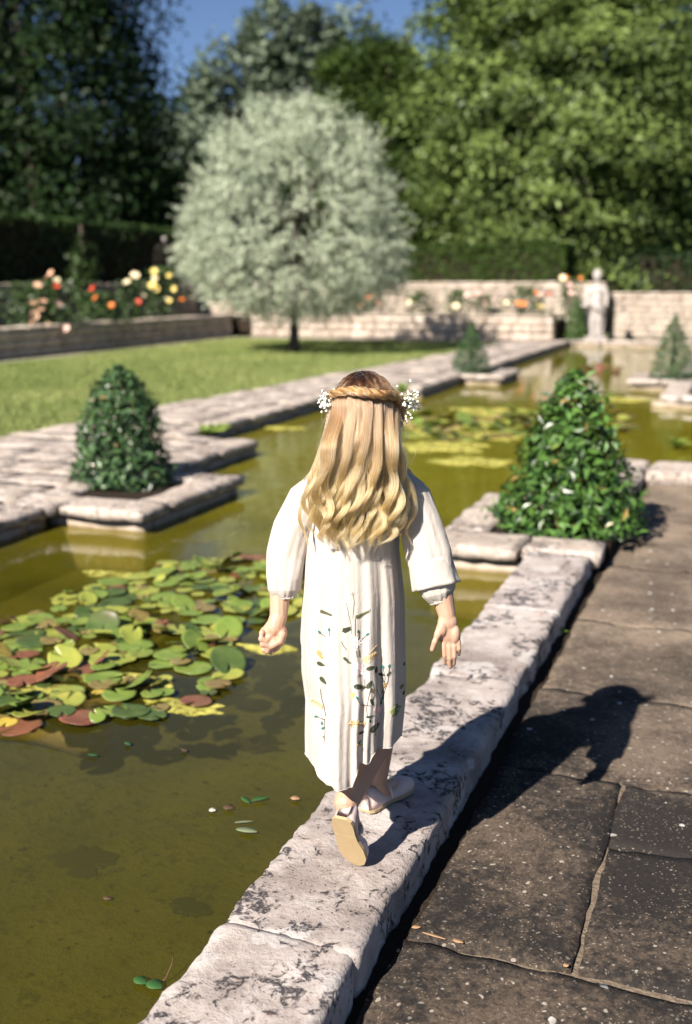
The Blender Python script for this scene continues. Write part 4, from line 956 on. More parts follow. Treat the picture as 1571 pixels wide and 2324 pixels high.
# closed left fist, fingers rolled in
fw = -.045
v.ball(gp(622, 1428, fw), (.025, .020, .022)); v.ball(gp(607, 1438, fw), (.019, .018, .019)); v.ball(gp(637, 1436, fw), (.016, .019, .022)); v.limb([gp(632, 1400, -.035), gp(624, 1425, fw)], [.0205, .022])
for pts, r in ([(595, 1436), (593, 1450), (604, 1455), (612, 1446)], .0075), ([(595, 1449), (596, 1463), (608, 1465), (621, 1452)], .0072), ([(642, 1440), (636, 1456), (619, 1465), (606, 1472)], .0088), ([(600, 1462), (598, 1475), (606, 1479)], .0068):
    v.limb([gp(p[0], p[1], fw - .016 - .006 * math.sin(1.1 * i)) for i, p in enumerate(pts)], [r, r, r * .96, r * .86][:len(pts)], 10)
v.limb([gp(640, 1452, fw - .004), gp(628, 1470, fw - .006), gp(615, 1480, fw - .010)], [.0095, .0085, .0070], 10)
# legs: the rear foot on tiptoe, the front foot flat
RT = Vector((-.020, -.132, .010)); RH = RT + Vector((-.030, -.052, .132))          # rear toe tip and heel of the sole
r_ank = gp(786, 1822, -.135); r_knee = gp(862, 1640, .05)
fq = Vector((-.83 - G.x, 2.405 - G.y)); ft = Vector((-.775 - G.x, 2.575 - G.y))
def wl(p, z): return Vector((p.x * math.cos(YAW) + p.y * math.sin(YAW), -p.x * math.sin(YAW) + p.y * math.cos(YAW), z))
FH_, FT_ = wl(fq, .006), wl(ft, .006)
f_ank = FH_.lerp(FT_, .24) + Vector((0, 0, .062)); f_knee = f_ank + Vector((.02, .05, .24))
hipR, hipL = gp(838, 1385, .01), gp(778, 1385, .01)
v.limb([hipR, r_knee, r_knee.lerp(r_ank, .35), r_knee.lerp(r_ank, .75), r_ank], [.058, .046, .046, .035, .029])
v.limb([r_ank, RT.lerp(RH, .9) + Vector((.01, .035, .012)), RT.lerp(RH, .42) + Vector((.012, .033, .004))], [.029, .027, .021])
v.limb([hipL, f_knee, f_knee.lerp(f_ank, .35), f_ank], [.058, .043, .040, .025]); v.limb([f_ank, FH_.lerp(FT_, .3) + Vector((0, 0, .036)), FH_.lerp(FT_, .62) + Vector((0, 0, .026))], [.025, .025, .019])
body = ob('body', remesh('body', v, .0022, 'skin', 3), girl)
for s in (-1, 1):
    VF().ball(hd(s * .028, .079, -.004), (.010, .006, .006), 10, 6, hm).ob('eye', 'eye', girl, True)
    VF().tube([hd(s * .016, .084, .012), hd(s * .03, .081, .017), hd(s * .044, .070, .012)], [.002, .003, .0015], 6).ob('eyebrow', 'crown_mass', girl, True)
VF().limb([hd(-.015, .089, -.062), hd(0, .094, -.060), hd(.015, .089, -.062)], [.003, .0052, .003], 8).ob('mouth', 'lip', girl, True)

# shoes
def shoe(heel, toe, up, name='shoe'):
    e = empty(name, (0, 0, 0), 0, girl); ax = (toe - heel); L = ax.length; ax.normalize(); sd_ = ax.cross(up).normalized(); up = sd_.cross(ax).normalized()
    ts = np.linspace(-.06, 1.06, 27)
    hwid = lambda t: ip(t, [-.06, 0, .1, .3, .45, .65, .85, 1.0, 1.06], [.013, .0225, .0265, .0265, .0265, .033, .031, .020, .006])
    off = lambda t: ip(t, [0, .3, .6, 1], [0, -.002, .001, .005])
    hgt = lambda t: ip(t, [-.06, 0, .12, .24, .34, .58, .70, .88, 1.0, 1.06], [.046, .057, .052, .034, .026, .026, .036, .030, .020, .008])
    V, F = [], []; n = 17
    for t in ts:
        c = heel + ax * (L * t)
        for k in range(n):
            a = math.pi * k / (n - 1); x = math.cos(a); y = math.sin(a)
            V.append(c + sd_ * (off(t) + hwid(t) * (abs(x) ** .75) * (1 if x > 0 else -1)) + up * (.007 + hgt(t) * y ** .7))
    for i in range(len(ts) - 1):
        for k in range(n - 1): F.append((i * n + k, (i + 1) * n + k, (i + 1) * n + k + 1, i * n + k + 1))
        F.append((i * n, i * n + n - 1, (i + 1) * n + n - 1, (i + 1) * n))
    F += [tuple(range(n - 1, -1, -1)), tuple((len(ts) - 1) * n + k for k in range(n))]
    mesh('upper', V, F, 'shoe_fabric', e, True)
    for a, b2, nm in ((-.055, .335, 'heel_sole'), (.345, 1.055, 'fore_sole')):
        V, F = [], []; tt = np.linspace(a, b2, 14)
        for t in tt:
            c = heel + ax * (L * t); w = hwid(t) * 1.03 + .0008
            V += [c + sd_ * (off(t) - w) + up * .008, c + sd_ * (off(t) + w) + up * .008, c + sd_ * (off(t) + w * .98) + up * .0, c + sd_ * (off(t) - w * .98) + up * .0]
        for i in range(13):
            for k in range(4): F.append((4 * i + k, 4 * i + (k + 1) % 4, 4 * i + 4 + (k + 1) % 4, 4 * i + 4 + k))
        F += [(3, 2, 1, 0), tuple(52 + k for k in range(4))]
        mesh(nm, V, F, 'tan_sole', e)
    pts = []
    for k in range(13):
        a = math.pi * k / 12; pts.append(heel + ax * (L * .40) + sd_ * (.029 * math.cos(a)) + up * (.016 + .034 * math.sin(a)))
    VF().tube(pts, .0042, 7).ob('strap', 'shoe_fabric', e, True)
    return e
sn = (RT - RH).normalized(); upr = Vector((.42, .85, .2)); upr = (upr - sn * upr.dot(sn)).normalized()
shoe(RH, RT, upr); shoe(FH_, FT_, Vector((0, 0, 1)))

# dress
YS = [1062, 1080, 1110, 1150, 1200, 1257, 1369, 1455, 1535, 1593, 1670, 1714, 1745, 1770, 1800]
XL = [795, 752, 728, 716, 704, 693, 687, 682, 685, 694, 693, 694, 694, 694, 694]
XR = [862, 898, 916, 916, 908, 906, 917, 918, 919, 918, 910, 908, 908, 908, 908]
DB = [.050, .066, .082, .090, .094, .098, .108, .115, .122, .126, .130, .132, .134, .136, .138]
HEMX = [690, 693, 717, 724, 745, 775, 798, 806, 814, 836, 842, 852, 889, 900, 912]
HEMY = [1706, 1716, 1744, 1765, 1789, 1796, 1795, 1766, 1740, 1738, 1722, 1709, 1696, 1682, 1668]
def pleat(ph, s):
    A = .078 * min(1, max(0, (s - .12) / .75)) ** .9
    pl = lambda a: 1 - 2 * abs(math.sin(a / 2)) ** 1.25
    f = .46 * pl(11 * ph + .7 + .9 * s) + .36 * pl(17 * ph + 2.1 - 1.3 * s) + .25 * math.cos(7 * ph + 4.0 + 1.8 * s) + .16 * pl(31 * ph + 1.0 + 2 * s)
    f = f * A * (1 - .55 * abs(math.cos(ph)) ** 4) * (1 - .65 * s * s * math.exp(-((math.degrees(ph) % 360 - 238) / 26) ** 2))
    if s < .3: f += .012 * math.cos(46 * ph) * math.exp(-((s - .20) / .07) ** 2)
    return f, A
def dress_pt(ph, s, inset=0.0):
    d = math.degrees(ph) % 360; sn_ = math.sin(ph)
    hx = 801 + 108 * (1 + pleat(ph, 1.0)[0]) * math.cos(ph); k = min(1, max(0, -sn_ / .25))
    hy = ip(hx, HEMX, HEMY) * k + (1 - k) * (1692 + (20 if hx < 800 else -20) * max(0, 1 - max(0, sn_) * 2)) 
    py = 1062 + (hy - 1062) * s
    xl, xr = ip(py, YS, XL), ip(py, YS, XR); f, A = pleat(ph, s)
    k = 1 + f - inset
    c, h = gp((xl + xr) / 2, py, 0), (gp(xr, py, 0) - gp(xl, py, 0)).x / 2
    b2 = ip(py, YS, DB)
    if sn_ < 0: b2 *= 1 + .50 * max(0, (s - .35) / .65) ** 1.3 * math.exp(-((d - 245) / 42) ** 2)   # the lifted heel carries the back of the hem
    z = gp(800, py, (b2 * sn_ if sn_ < 0 else 0) * s - .085 * (1 - s)).z
    wy = .004 * math.sin(z * 40 + ph * 3) * A * 8
    return Vector((c.x + h * k * math.cos(ph), .004 + b2 * (1 + f * 1.9 - inset) * sn_ + wy, z))
n1, n2 = 220, 110; V, F = [], []
for j in range(n2 + 1):
    for i in range(n1): V.append(dress_pt(2 * math.pi * i / n1, j / n2))
for j in range(n2):
    for i in range(n1): F.append((j * n1 + i, (j + 1) * n1 + i, (j + 1) * n1 + (i + 1) % n1, j * n1 + (i + 1) % n1))
dm = me_py('dress', V, F, 'white_linen', True)
dress = ob('dress', dm, girl); md = dress.modifiers.new('t', 'SOLIDIFY'); md.thickness = .0014; md.offset = -1
VF().tube([dress_pt(2 * math.pi * i / n1, .997) for i in range(n1 + 1)], .0016, 5).ob('hem', 'white_linen', dress, True)
bvh = BVHTree.FromPolygons([tuple(p) for p in V], F)
def on_dress(px, py, lift=.0012):
    o = gp(px, py, -.6); d = (gp(px, py, .2) - o).normalized(); h = bvh.ray_cast(o, d)
    return (h[0] - d * lift - Vector((0, 0, 0))) if h[0] is not None else None
# sleeves
def sleeve(name, path, rad, nf, cuff, n=72, m=54, seed=0.0, flat=.86, fold=.07):
    pts = [gp(*p) for p in path]; ts = np.linspace(0, 1, len(pts)); V, F = [], []
    P = lambda t: Vector([ip(t, ts, [p[k] for p in pts]) for k in range(3)])
    for j in range(m + 1):
        t = j / m; p = P(t); d = (P(min(1, t + .06)) - P(max(0, t - .06))).normalized()
        a = d.cross(Vector((0, 1, 0))).normalized(); b2 = d.cross(a).normalized(); r = ip(t, np.linspace(0, 1, len(rad)), rad)
        for i in range(n):
            th = 6.2832 * i / n
            g = math.exp(-((1 - t) / .10) ** 2) * .9 + .25
            f = fold * (g * math.cos(nf * th + seed) * (.6 + .4 * math.cos(5 * th)) + .5 * math.cos(3 * th + t * 5 + seed) * math.sin(math.pi * t) + .3 * math.cos(5 * th - t * 9 + seed))
            V.append(p + a * (r * (1 + f) * math.cos(th)) + b2 * (r * flat * (1 + f) * math.sin(th)))
    for j in range(m):
        for i in range(n): F.append((j * n + i, (j + 1) * n + i, (j + 1) * n + (i + 1) % n, j * n + (i + 1) % n))
    o = mesh(name, V, F, 'white_linen', girl, True); s = o.modifiers.new('t', 'SOLIDIFY'); s.thickness = .0014; s.offset = -1
    return o, P
sl1, P1 = sleeve('sleeve', [(733, 1095, .0), (700, 1135, .005), (668, 1200, .005), (652, 1260, .0), (646, 1310, -.012), (645, 1338, -.018), (646, 1352, -.02)], [.030, .047, .046, .044, .041, .036, .025], 15, None, seed=1.0, fold=.10)
sl2, P2 = sleeve('sleeve', [(906, 1090, .0), (932, 1130, -.02), (956, 1195, -.045), (974, 1260, -.06), (986, 1315, -.072), (995, 1345, -.078), (1000, 1359, -.08)], [.030, .045, .047, .049, .045, .037, .025], 15, None, seed=2.0, fold=.10)
def ring(name, P, t0, t1, r0_, r1, nf, amp, parent, n=90, flat=.86, tilt=0.0):
    V, F = [], []
    for j in range(9):
        t = t0 + (t1 - t0) * j / 8; p = P(min(1, t)) + (P(1) - P(.9)).normalized() * max(0, t - 1) * .16
        d = (P(min(1, t + .05)) - P(max(0, t - .05))).normalized(); a = d.cross(Vector((0, 1, 0))).normalized(); b2 = d.cross(a).normalized()
        r = r0_ + (r1 - r0_) * j / 8
        for i in range(n):
            th = 6.2832 * i / n; f = 1 + amp * (j / 8) * math.cos(nf * th + 1.3 * math.sin(2 * th)); V.append(p + a * r * f * math.cos(th) + b2 * r * flat * f * math.sin(th) + d * tilt * math.cos(th + .8) * (j / 8))
    for j in range(8):
        for i in range(n): F.append((j * n + i, (j + 1) * n + i, (j + 1) * n + (i + 1) % n, j * n + (i + 1) % n))
    o = mesh(name, V, F, 'white_linen', parent, True); s = o.modifiers.new('t', 'SOLIDIFY'); s.thickness = .0014; s.offset = 1; return o
ring('frill', P2, .52, .76, .0495, .0535, 6, .05, sl2, tilt=.006)
ring('cuff', P1, .94, 1.05, .0275, .0265, 16, .05, sl1); ring('cuff', P2, .94, 1.05, .0275, .0265, 16, .05, sl2)
# open-work lace set into the yoke: little ladders of thread with gaps
def ladder(pts, w, nm='lace_trim', step=3.2):
    V, F = [], []
    P = [Vector((*p, 0)) for p in pts]; L = sum((b2 - a).length for a, b2 in zip(P, P[1:])); k = max(2, int(L / step)); q = []
    for i in range(k + 1):
        s = L * i / k
        for a, b2 in zip(P, P[1:]):
            l = (b2 - a).length
            if s <= l + 1e-6: d = (b2 - a).normalized(); c = a + d * s; break
            s -= l
        q.append((c, Vector((-d.y, d.x, 0))))
    vf = VF()
    for sgn in (-1, 1):
        pp = [on_dress(c.x + nr.x * w * sgn, c.y + nr.y * w * sgn) for c, nr in q]; pp = [p for p in pp if p]
        if len(pp) > 1: vf.tube(pp, .0011, 4)
    for c, nr in q:
        a, b2 = on_dress(c.x - nr.x * w, c.y - nr.y * w), on_dress(c.x + nr.x * w, c.y + nr.y * w)
        if a and b2: vf.tube([a, b2], .0009, 4)
    vf.ob(nm, 'lace_cotton', dress)
ladder([(880, 1124), (897, 1101)], 3.0); ladder([(702, 1157), (752, 1160)], 2.4); ladder([(704, 1166), (750, 1169)], 2.0); ladder([(820, 1158), (885, 1152)], 2.4); ladder([(820, 1166), (880, 1162)], 2.0)

# embroidery lying on the cloth (coordinates measured on the skirt)
def ez(x, y): return (565.6 + .32 * x, 1256.8 + .32 * y)
def emb_poly(name, outline, mat, lift=.0014):
    """flat stitched shape: fan of triangles over the cloth"""
    cx = sum(p[0] for p in outline) / len(outline); cy = sum(p[1] for p in outline) / len(outline)
    n = len(outline); pts = [(cx, cy)] + [(cx + (x - cx) * .5, cy + (y - cy) * .5) for x, y in outline] + list(outline); V = [on_dress(*ez(*p), lift) for p in pts]
    if any(q is None for q in V): return
    F = []
    for k in range(n):
        k2 = (k + 1) % n; F += [(0, 1 + k, 1 + k2), (1 + k, 1 + n + k, 1 + n + k2, 1 + k2)]
    mesh(name, V, F, mat, dress)
def emb_leaf(cx, cy, L, ang, mat, w=.2, name='embroidered_leaf'):
    a = math.radians(-ang); ca, sa = math.cos(a), math.sin(a); o = []
    for k in range(12):
        t = k / 12 * 2 * math.pi; x = math.cos(t) * L / 2; y = math.sin(t) * L * w * (1 - .45 * math.cos(t)) ; o.append((cx + x * ca - y * sa, cy + x * sa + y * ca))
    emb_poly(name, o, mat)
def emb_line(pts, mat, w=.0008, name='embroidered_stem'):
    q = []
    for (x0, y0), (x1, y1) in zip(pts, pts[1:]):
        k = max(2, int(math.hypot(x1 - x0, y1 - y0) / 9))
        for i in range(k): q.append((x0 + (x1 - x0) * i / k, y0 + (y1 - y0) * i / k))
    q.append(pts[-1]); P = [on_dress(*ez(*p), .0006) for p in q]; P = [p for p in P if p]
    if len(P) > 1: VF().tube(P, w, 5).ob(name, mat, dress)
def emb_fern(cx, cy, L, ang, mat, n=8, w=.2, wd=.0009):
    a = math.radians(-ang); ca, sa = math.cos(a), math.sin(a); tr = lambda x, y: (cx + x * ca - y * sa, cy + x * sa + y * ca)
    vf = VF()
    def ln(p, q, r):
        A, B2 = on_dress(*ez(*p), .0008), on_dress(*ez(*q), .0008)
        if A and B2: vf.tube([A, B2], r, 4)
    ln(tr(-L / 2, 0), tr(0, 0), .0007); ln(tr(0, 0), tr(L / 2, 0), .0007)
    for i in range(n):
        x = -L / 2 + L * (i + .6) / n; l = L * w * (1 - .5 * i / n)
        for s in (-1, 1): ln(tr(x, 0), tr(x + l * .7, s * l), wd)
    if vf.V: vf.ob('embroidered_fern', mat, dress)
for (x, y, L, a, m) in [(508, 783, 64, -22, 'thread_green'), (525, 900, 70, -50, 'thread_green'), (688, 752, 52, -40, 'thread_green'), (708, 770, 40, -20, 'thread_olive'), (862, 811, 66, 18, 'thread_green'), (785, 945, 90, -4, 'thread_green'),
        (853, 928, 70, 55, 'thread_green'), (903, 822, 50, 82, 'thread_green'), (940, 857, 52, -12, 'thread_green'), (992, 852, 46, 48, 'thread_green'), (872, 1055, 56, -72, 'thread_green'), (893, 1232, 96, 48, 'thread_green'),
        (797, 1270, 46, 24, 'thread_green'), (786, 1336, 36, 60, 'thread_teal'), (848, 1158, 40, 5, 'thread_green'), (530, 1302, 26, -40, 'thread_olive'), (880, 970, 40, 60, 'thread_brown'), (1084, 940, 50, 50, 'thread_brown'), (1098, 985, 36, 70, 'thread_green'), (965, 930, 50, 40, 'thread_brown')]:
    emb_leaf(x, y, L, a, m)
for (x, y, a) in [(497, 555, 130), (567, 537, 90), (775, 551, 90), (840, 571, 40), (950, 802, 110), (995, 796, 70), (765, 1022, 120), (475, 1155, 10), (515, 1201, 100), (523, 1237, 40), (860, 1186, 100), (936, 1056, 80), (1100, 780, 90), (948, 1022, 70)]:
    emb_leaf(x, y, 27, a, 'thread_teal', .3, 'embroidered_bud')
for pts in [[(567, 545), (570, 582)], [(503, 562), (545, 592)], [(752, 460), (752, 582)], [(775, 560), (780, 605)], [(838, 577), (800, 607)], [(505, 960), (512, 1020), (530, 1080), (545, 1155)], [(535, 1170), (538, 1260), (530, 1345)],
            [(950, 812), (965, 880), (955, 960), (950, 1010)], [(995, 805), (985, 900), (955, 1000), (930, 1085)], [(900, 840), (918, 900), (905, 960), (935, 1045)], [(820, 890), (822, 950)], [(865, 950), (850, 1010), (835, 1090)], [(910, 1175), (903, 1240), (895, 1292)],
            [(765, 1030), (792, 1072)], [(800, 1072), (862, 1080)], [(478, 1156), (530, 1175)], [(655, 625), (670, 655), (692, 682)], [(760, 690), (765, 735)], [(778, 680), (781, 730)], [(938, 870), (970, 930), (940, 985)], [(880, 920), (890, 1000), (875, 1040)], [(832, 1090), (838, 1150)], [(862, 1150), (895, 1150)]]:
    emb_line(pts, 'thread_green')
emb_line([(738, 300), (745, 285), (735, 275), (727, 288), (738, 300), (745, 340), (735, 460)], 'thread_olive', .0006); emb_line([(690, 350), (705, 430), (722, 500), (728, 570)], 'thread_olive', .0006); emb_line([(850, 405), (862, 398), (856, 390)], 'thread_olive', .0006)
emb_line([(545, 740), (500, 690), (480, 680)], 'thread_ochre', .0006); emb_line([(800, 760), (860, 700), (905, 650)], 'thread_ochre', .0006)
emb_fern(500, 716, 70, -52, 'thread_ochre'); emb_fern(860, 740, 110, 38, 'thread_ochre'); emb_fern(476, 1065, 100, -26, 'thread_ochre', 9); emb_fern(765, 1205, 124, 2, 'thread_ochre', 9); emb_fern(780, 1358, 40, 10, 'thread_ochre', 5)
emb_fern(543, 420, 92, -22, 'thread_olive', 10, .12, .0012); emb_fern(800, 432, 108, 25, 'thread_olive', 11, .12, .0012); emb_fern(688, 540, 62, 22, 'thread_green', 7, .3, .0012); emb_fern(1035, 1115, 90, 55, 'thread_moss', 9, .3, .0014)
for k in range(9):
    a = 40 * k; emb_leaf(760 + 26 * math.cos(R(a)), 632 + 22 * math.sin(R(a)), 34, -a, 'thread_white', .2, 'embroidered_petal')
emb_leaf(760, 632, 20, 0, 'thread_yellow', .45, 'embroidered_flower'); emb_leaf(735, 1000, 40, 60, 'thread_yellow', .3, 'embroidered_flower')
for (cx, cy, r, n) in ((778, 820, 52, 7), (918, 1108, 34, 6)):
    for k in range(n):
        a = 360 / n * k; emb_leaf(cx + r * .5 * math.cos(R(a)), cy + r * .5 * math.sin(R(a)), r * .95, -a, 'thread_pink' if r < 40 else 'thread_white' if k % 2 else 'thread_pink', .32, 'embroidered_petal')

# ------------------------------------------------------------------ hair
hr = np.random.RandomState(17)
def spline(pts, n):
    P = np.array([tuple(p) for p in pts], float); P = np.vstack([2 * P[0] - P[1], P, 2 * P[-1] - P[-2]]); m = len(P) - 3; out = []
    for i in range(n):
        t = min(m - 1e-6, m * i / (n - 1)); k = int(t); f = t - k; a, b2, c, d = P[k:k + 4]
        out.append(.5 * ((2 * b2) + (c - a) * f + (2 * a - 5 * b2 + 4 * c - d) * f * f + (-a + 3 * b2 - 3 * c + d) * f ** 3))
    return np.array(out)
STR = {'blonde_hair': [], 'dark_crown_hair': []}
NP_ = 30
def lock(pts, n, r, wave, wl_, mat='blonde_hair', phase=None, rw=.00042, onset=.35, curl=0.0, tip=.35, stray=.0015):
    base = spline(pts, NP_); t = np.linspace(0, 1, NP_); seg = np.linalg.norm(np.diff(base, axis=0), axis=1).sum()
    ph = hr.rand() * 6.28 if phase is None else phase
    amp = wave * np.clip((t - onset) / .35, 0, 1); w1 = np.sin(2 * np.pi * t * seg / wl_ + ph); w2 = np.cos(2 * np.pi * t * seg / wl_ + ph)
    guide = base + np.stack([amp * w1, amp * .8 * w2, 0 * t], 1)
    if curl: guide[:, 0] += curl * np.clip((t - .8) / .2, 0, 1) ** 2
    prof = np.interp(t, [0, .25, .7, 1], [1, 1, .8, tip])
    for k in range(n):
        a, q = hr.rand() * 6.28, math.sqrt(hr.rand()); off = np.array([math.cos(a), math.sin(a) * .55, 0]) * r * q
        tw = .6 * t * (1 if hr.rand() > .5 else -1); rot = np.stack([off[0] * np.cos(tw) - off[1] * np.sin(tw), off[0] * np.sin(tw) + off[1] * np.cos(tw), 0 * t], 1)
        s = guide + rot * prof[:, None] + np.stack([np.sin(t * 9 + hr.rand() * 6) * stray, np.cos(t * 7 + hr.rand() * 6) * stray, 0 * t], 1) * t[:, None]
        e = .80 + .20 * hr.rand(); ss = np.array([np.interp(t * e, t, s[:, c]) for c in range(3)]).T
        STR[mat].append((ss, rw * (.8 + .5 * hr.rand())))
def skull_y(px, py, k=1.0):
    """depth of the back of the head under a measured point"""
    q = gp(px, py, 0); x, z = (q.x - HC.x) / (.082 * k), (q.z - HC.z) / (.104 * k); return HC.y - .098 * k * math.sqrt(max(.02, 1 - x * x - z * z))
LE = lambda y: ip(y, [890, 950, 1000, 1050, 1100, 1150, 1200, 1260], [752, 748, 738, 722, 706, 706, 722, 738])
RE = lambda y: ip(y, [890, 950, 1000, 1050, 1100, 1150, 1200, 1260], [898, 900, 902, 904, 912, 910, 900, 884])
# the mass of hair under the locks
V, F = [], []; nu, nv = 40, 44
for j in range(nv + 1):
    py = 886 + (1205 - 886) * j / nv
    for i in range(nu + 1):
        f = i / nu; g = 2 * f - 1; px = LE(py) + 6 + (RE(py) - LE(py) - 12) * f
        bk = ip(py, [886, 950, 1010, 1070, 1130, 1205], [-.066, -.076, -.084, -.094, -.102, -.102]); ed = ip(py, [886, 950, 1010, 1070, 1205], [-.02, -.02, -.045, -.072, -.092])
        y = bk + (ed - bk) * abs(g) ** 2.4 + .004 * math.sin(f * 38 + py * .02) + .003 * math.sin(f * 71 - py * .05)
        q = gp(px, py, y); V.append(q)
for j in range(nv):
    for i in range(nu): F.append((j * (nu + 1) + i, (j + 1) * (nu + 1) + i, (j + 1) * (nu + 1) + i + 1, j * (nu + 1) + i + 1))
hair = mesh('hair', V, F, 'hair_mass', girl, True); sm = hair.modifiers.new('t', 'SOLIDIFY'); sm.thickness = .02; sm.offset = -1
cap = VF().ball(HC + Vector((0, 0, .004)), (.0735, .087, .0935), 32, 20, hm)
keep = [f for f in cap.F if sum((hm.inverted() @ (Vector(cap.V[i]) - HC)).z for i in f) / len(f) > .012 or sum((hm.inverted() @ (Vector(cap.V[i]) - HC)).y for i in f) / len(f) < .012]
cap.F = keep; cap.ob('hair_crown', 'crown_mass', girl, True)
# locks falling down the back
nl = 64
for i in range(nl):
    f = (i + .5) / nl; g = 2 * f - 1 + hr.normal(0, .05); lay_ = hr.rand()
    ends = 1262 - 46 * hr.rand() ** 1.6 - 34 * abs(g) ** 2
    def X(py): return LE(py) + (RE(py) - LE(py)) * (g * .5 + .5)
    k = .012 * lay_
    x0 = X(892); pts = [gp(x0 + 2, 889, skull_y(x0, 892) - .004), gp(X(915), 915, skull_y(X(915), 918) - .005 - k * .3), gp(X(955), 955, skull_y(X(955), 950) - .008 - k * .6)]
    for py in (1010, 1070, 1130, 1190, ends):
        if py > ends: continue
        bk = ip(py, [1010, 1070, 1130, 1260], [-.104, -.108, -.116, -.118]); ed = ip(py, [1010, 1070, 1260], [-.05, -.08, -.10])
        pts.append(gp(X(py) + hr.normal(0, 4) * (py > 1020), py, bk + (ed - bk) * abs(g) ** 2.2 - k))
    lock(pts, 60, .0095, .0085 + .006 * hr.rand(), .105 + .03 * hr.rand(), onset=.36, curl=hr.normal(0, .014), tip=.45)
# broad wavy S-locks on top
for (x0, x1, x2, x3, e, ph) in [(770, 752, 738, 752, 1258, .5), (800, 790, 775, 770, 1248, 2.0), (835, 828, 806, 812, 1236, 3.5), (858, 858, 852, 868, 1225, 1.0), (880, 886, 890, 884, 1240, 4.2), (760, 738, 722, 740, 1240, 5.3), (892, 894, 900, 892, 1215, 2.7)]:
    pts = [gp(x0, 892, skull_y(x0, 892) - .010), gp(x0, 940, skull_y(x0, 940) - .016), gp(x1, 1010, -.116), gp((x1 + x2) / 2, 1080, -.124), gp(x2, 1150, -.130), gp(x3, 1205, -.128), gp(x3 - 4, e, -.122)]
    lock(pts, 120, .011, .014, .115, phase=ph, onset=.34, tip=.5, curl=.012 * math.sin(ph))
# loose locks over the shoulders
lock([gp(896, 960, -.05), gp(900, 1030, -.07), gp(915, 1070, -.082), gp(938, 1110, -.088), gp(938, 1160, -.096), gp(930, 1200, -.098), gp(934, 1240, -.095)], 60, .006, .007, .12, onset=.4)
lock([gp(892, 960, -.05), gp(896, 1040, -.075), gp(906, 1080, -.09), gp(918, 1140, -.10), gp(915, 1195, -.10)], 40, .006, .008, .11, onset=.4)
lock([gp(752, 960, -.04), gp(730, 1040, -.06), gp(700, 1100, -.07), gp(682, 1150, -.075), gp(690, 1200, -.08), gp(694, 1250, -.08)], 45, .005, .006, .13, onset=.4)
lock([gp(750, 950, -.04), gp(722, 1040, -.065), gp(705, 1085, -.08), gp(708, 1140, -.09), gp(704, 1200, -.09)], 50, .006, .006, .12, onset=.4)
lock([gp(750, 930, -.03), gp(735, 1000, -.05), gp(712, 1060, -.06), gp(688, 1100, -.07)], 30, .005, .004, .12, onset=.4)
for i in range(120):                                                    # fly-away hairs
    s = -1 if hr.rand() < .65 else 1; x0 = 752 if s < 0 else 898; y0 = 900 + 90 * hr.rand(); l = 60 + 130 * hr.rand(); sp = (8 + 38 * hr.rand() ** 2) * s
    lock([gp(x0, y0, -.03), gp(x0 + sp * .4, y0 + l * .35, -.05), gp(x0 + sp * (.7 + .3 * hr.rand()), y0 + l * .7, -.06), gp(x0 + sp * .8 + hr.normal(0, 9), y0 + l, -.07)], 1, .001, .004, .09, rw=.00022)
# crown hair combed back from the parting into the braid
for i in range(90):
    f = (i + .5) / 90; el = []
    az = R(-178 + 176 * f)                                  # from the left temple round the back to the right temple
    for k in range(7):
        t = k / 6; th = R(4 + (50 + 8 * abs(2 * f - 1)) * t); a = az + .25 * (1 - t) * math.sin(f * 9)
        rr = 1.035 + .02 * math.sin(f * 31) + .012 * hr.normal()
        el.append(HC + Vector((0, .012 * (1 - t), .004)) + Vector((.0765 * rr * math.sin(th) * math.cos(a), .090 * rr * math.sin(th) * math.sin(a), .0965 * rr * math.cos(th))))
    lock(el, 26, .005, .0015, .08, 'dark_crown_hair' if hr.rand() < .9 else 'blonde_hair', rw=.0004, tip=1.0, onset=.1)
for i in range(60):                                         # broken baby hairs on the crown
    a, th = hr.rand() * 6.28, R(10 + 40 * hr.rand()); p = HC + Vector((.080 * math.sin(th) * math.cos(a), .094 * math.sin(th) * math.sin(a), .100 * math.cos(th))); d = Vector(hr.normal(0, 1, 3)) * .012
    lock([p, p + d * .5 + Vector((0, 0, .004)), p + d + Vector((0, 0, .003)), p + d * 1.6], 1, .0005, .001, .05, rw=.0002)
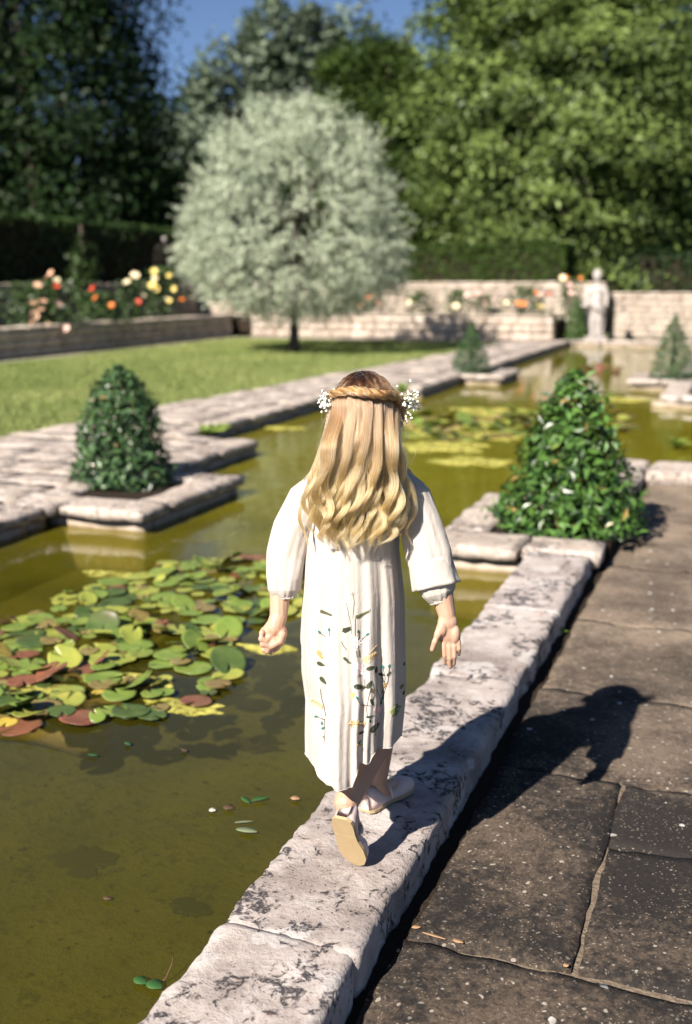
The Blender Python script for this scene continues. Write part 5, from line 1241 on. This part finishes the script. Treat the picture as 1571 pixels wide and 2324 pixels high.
# rope braid across the back of the head
bp = spline([gp(746, 902, -.010), gp(760, 892, -.045), gp(795, 886, -.078), gp(830, 891, -.092), gp(866, 896, -.086), gp(896, 899, -.058), gp(910, 915, -.035), gp(912, 945, -.03), (gp(905, 968, -.035))], 120)
for s in range(3):
    ph = s * 2.094; c = []
    for i in range(120):
        t = i / 119; d = bp[min(119, i + 1)] - bp[max(0, i - 1)]; d /= np.linalg.norm(d); a = np.cross(d, [0, 0, 1.0]); a /= np.linalg.norm(a); u2 = np.cross(d, a)
        th = ph + t * 26; c.append(bp[i] + (a * math.cos(th) + u2 * math.sin(th)) * .0052)
    c = np.array(c); VF().tube([Vector(q) for q in c[::2]], [.0055 * math.sin(math.pi * (.12 + .8 * k / 59)) ** .5 for k in range(60)], 8).ob('braid_strand', 'hair_mass', girl, True)
    for k in range(70):
        a = hr.rand() * 6.28; o = np.array([math.cos(a), math.sin(a), 0]) * .0068; z = math.sin(a * 1.7) * .0066
        i0 = int(hr.rand() * 40); i1 = i0 + 60 + int(hr.rand() * 19); seg_ = c[i0:i1]; idx = np.linspace(0, len(seg_) - 1, NP_)
        ss = np.array([np.interp(idx, np.arange(len(seg_)), seg_[:, q]) for q in range(3)]).T; tw = np.linspace(0, 5, NP_) + a
        ss = ss + np.stack([np.cos(tw) * .0054, np.sin(tw) * .0054, np.sin(tw + 1.3) * .0054], 1); STR['blonde_hair'].append((ss, .0005))
for mname, L in STR.items():
    cu = bpy.data.hair_curves.new('hair_strands'); cu.add_curves([NP_] * len(L))
    cu.position_data.foreach_set('vector', np.concatenate([s for s, r in L]).astype(np.float32).ravel())
    ra = cu.attributes.get('radius') or cu.attributes.new('radius', 'FLOAT', 'POINT')
    tp = np.interp(np.linspace(0, 1, NP_), [0, .8, 1], [1, .95, .3]); ra.data.foreach_set('value', np.concatenate([tp * r for s, r in L]).astype(np.float32))
    cu.materials.append(MATS[mname]); o = bpy.data.objects.new('hair_strands', cu); link(o, girl); tag(o, kind='stuff')

# baby's-breath sprays worn in the hair
v = VF(); 
for k in range(7):
    a = k * .9; d = Vector((math.cos(a) * .6, math.sin(a) * .6, .75 if k < 6 else 1.0)); v.ball(d * .0022, (.0017, .0017, .0015), 6, 4)
BL = me_py('blossom', v.V, v.F, 'blossom', True)
def spray(label, c, dirs, n, L, seed):
    r0 = np.random.RandomState(seed); e = empty('flower_spray', girl.matrix_basis @ c, YAW); tag(e, label, 'flowers', 'white flower sprays in the hair'); sv = VF()
    for i in range(n):
        d = np.array(dirs) + r0.normal(0, .55, 3); d /= np.linalg.norm(d); q = Vector(d * L * (.35 + .65 * r0.rand() ** .6)); q.z *= 1.15; m = q * .5 + Vector(r0.normal(0, .003, 3))
        sv.tube([(0, 0, 0), m, q], .0005, 4); s = .9 + .7 * r0.rand()
        ob('blossom', BL, e, q, (r0.rand() * 3, r0.rand() * 3, r0.rand() * 6), (s, s, s))
    tag(sv.ob('stem', 'blossom_stem', e), kind='stuff')
spray('spray of tiny white flowers over the left ear of the child', gp(756, 915, -.02), (-.8, -.35, .05), 46, .032, 1)
spray('larger spray of tiny white flowers over the right ear of the child', gp(908, 912, -.015), (.85, -.3, .05), 70, .046, 2)
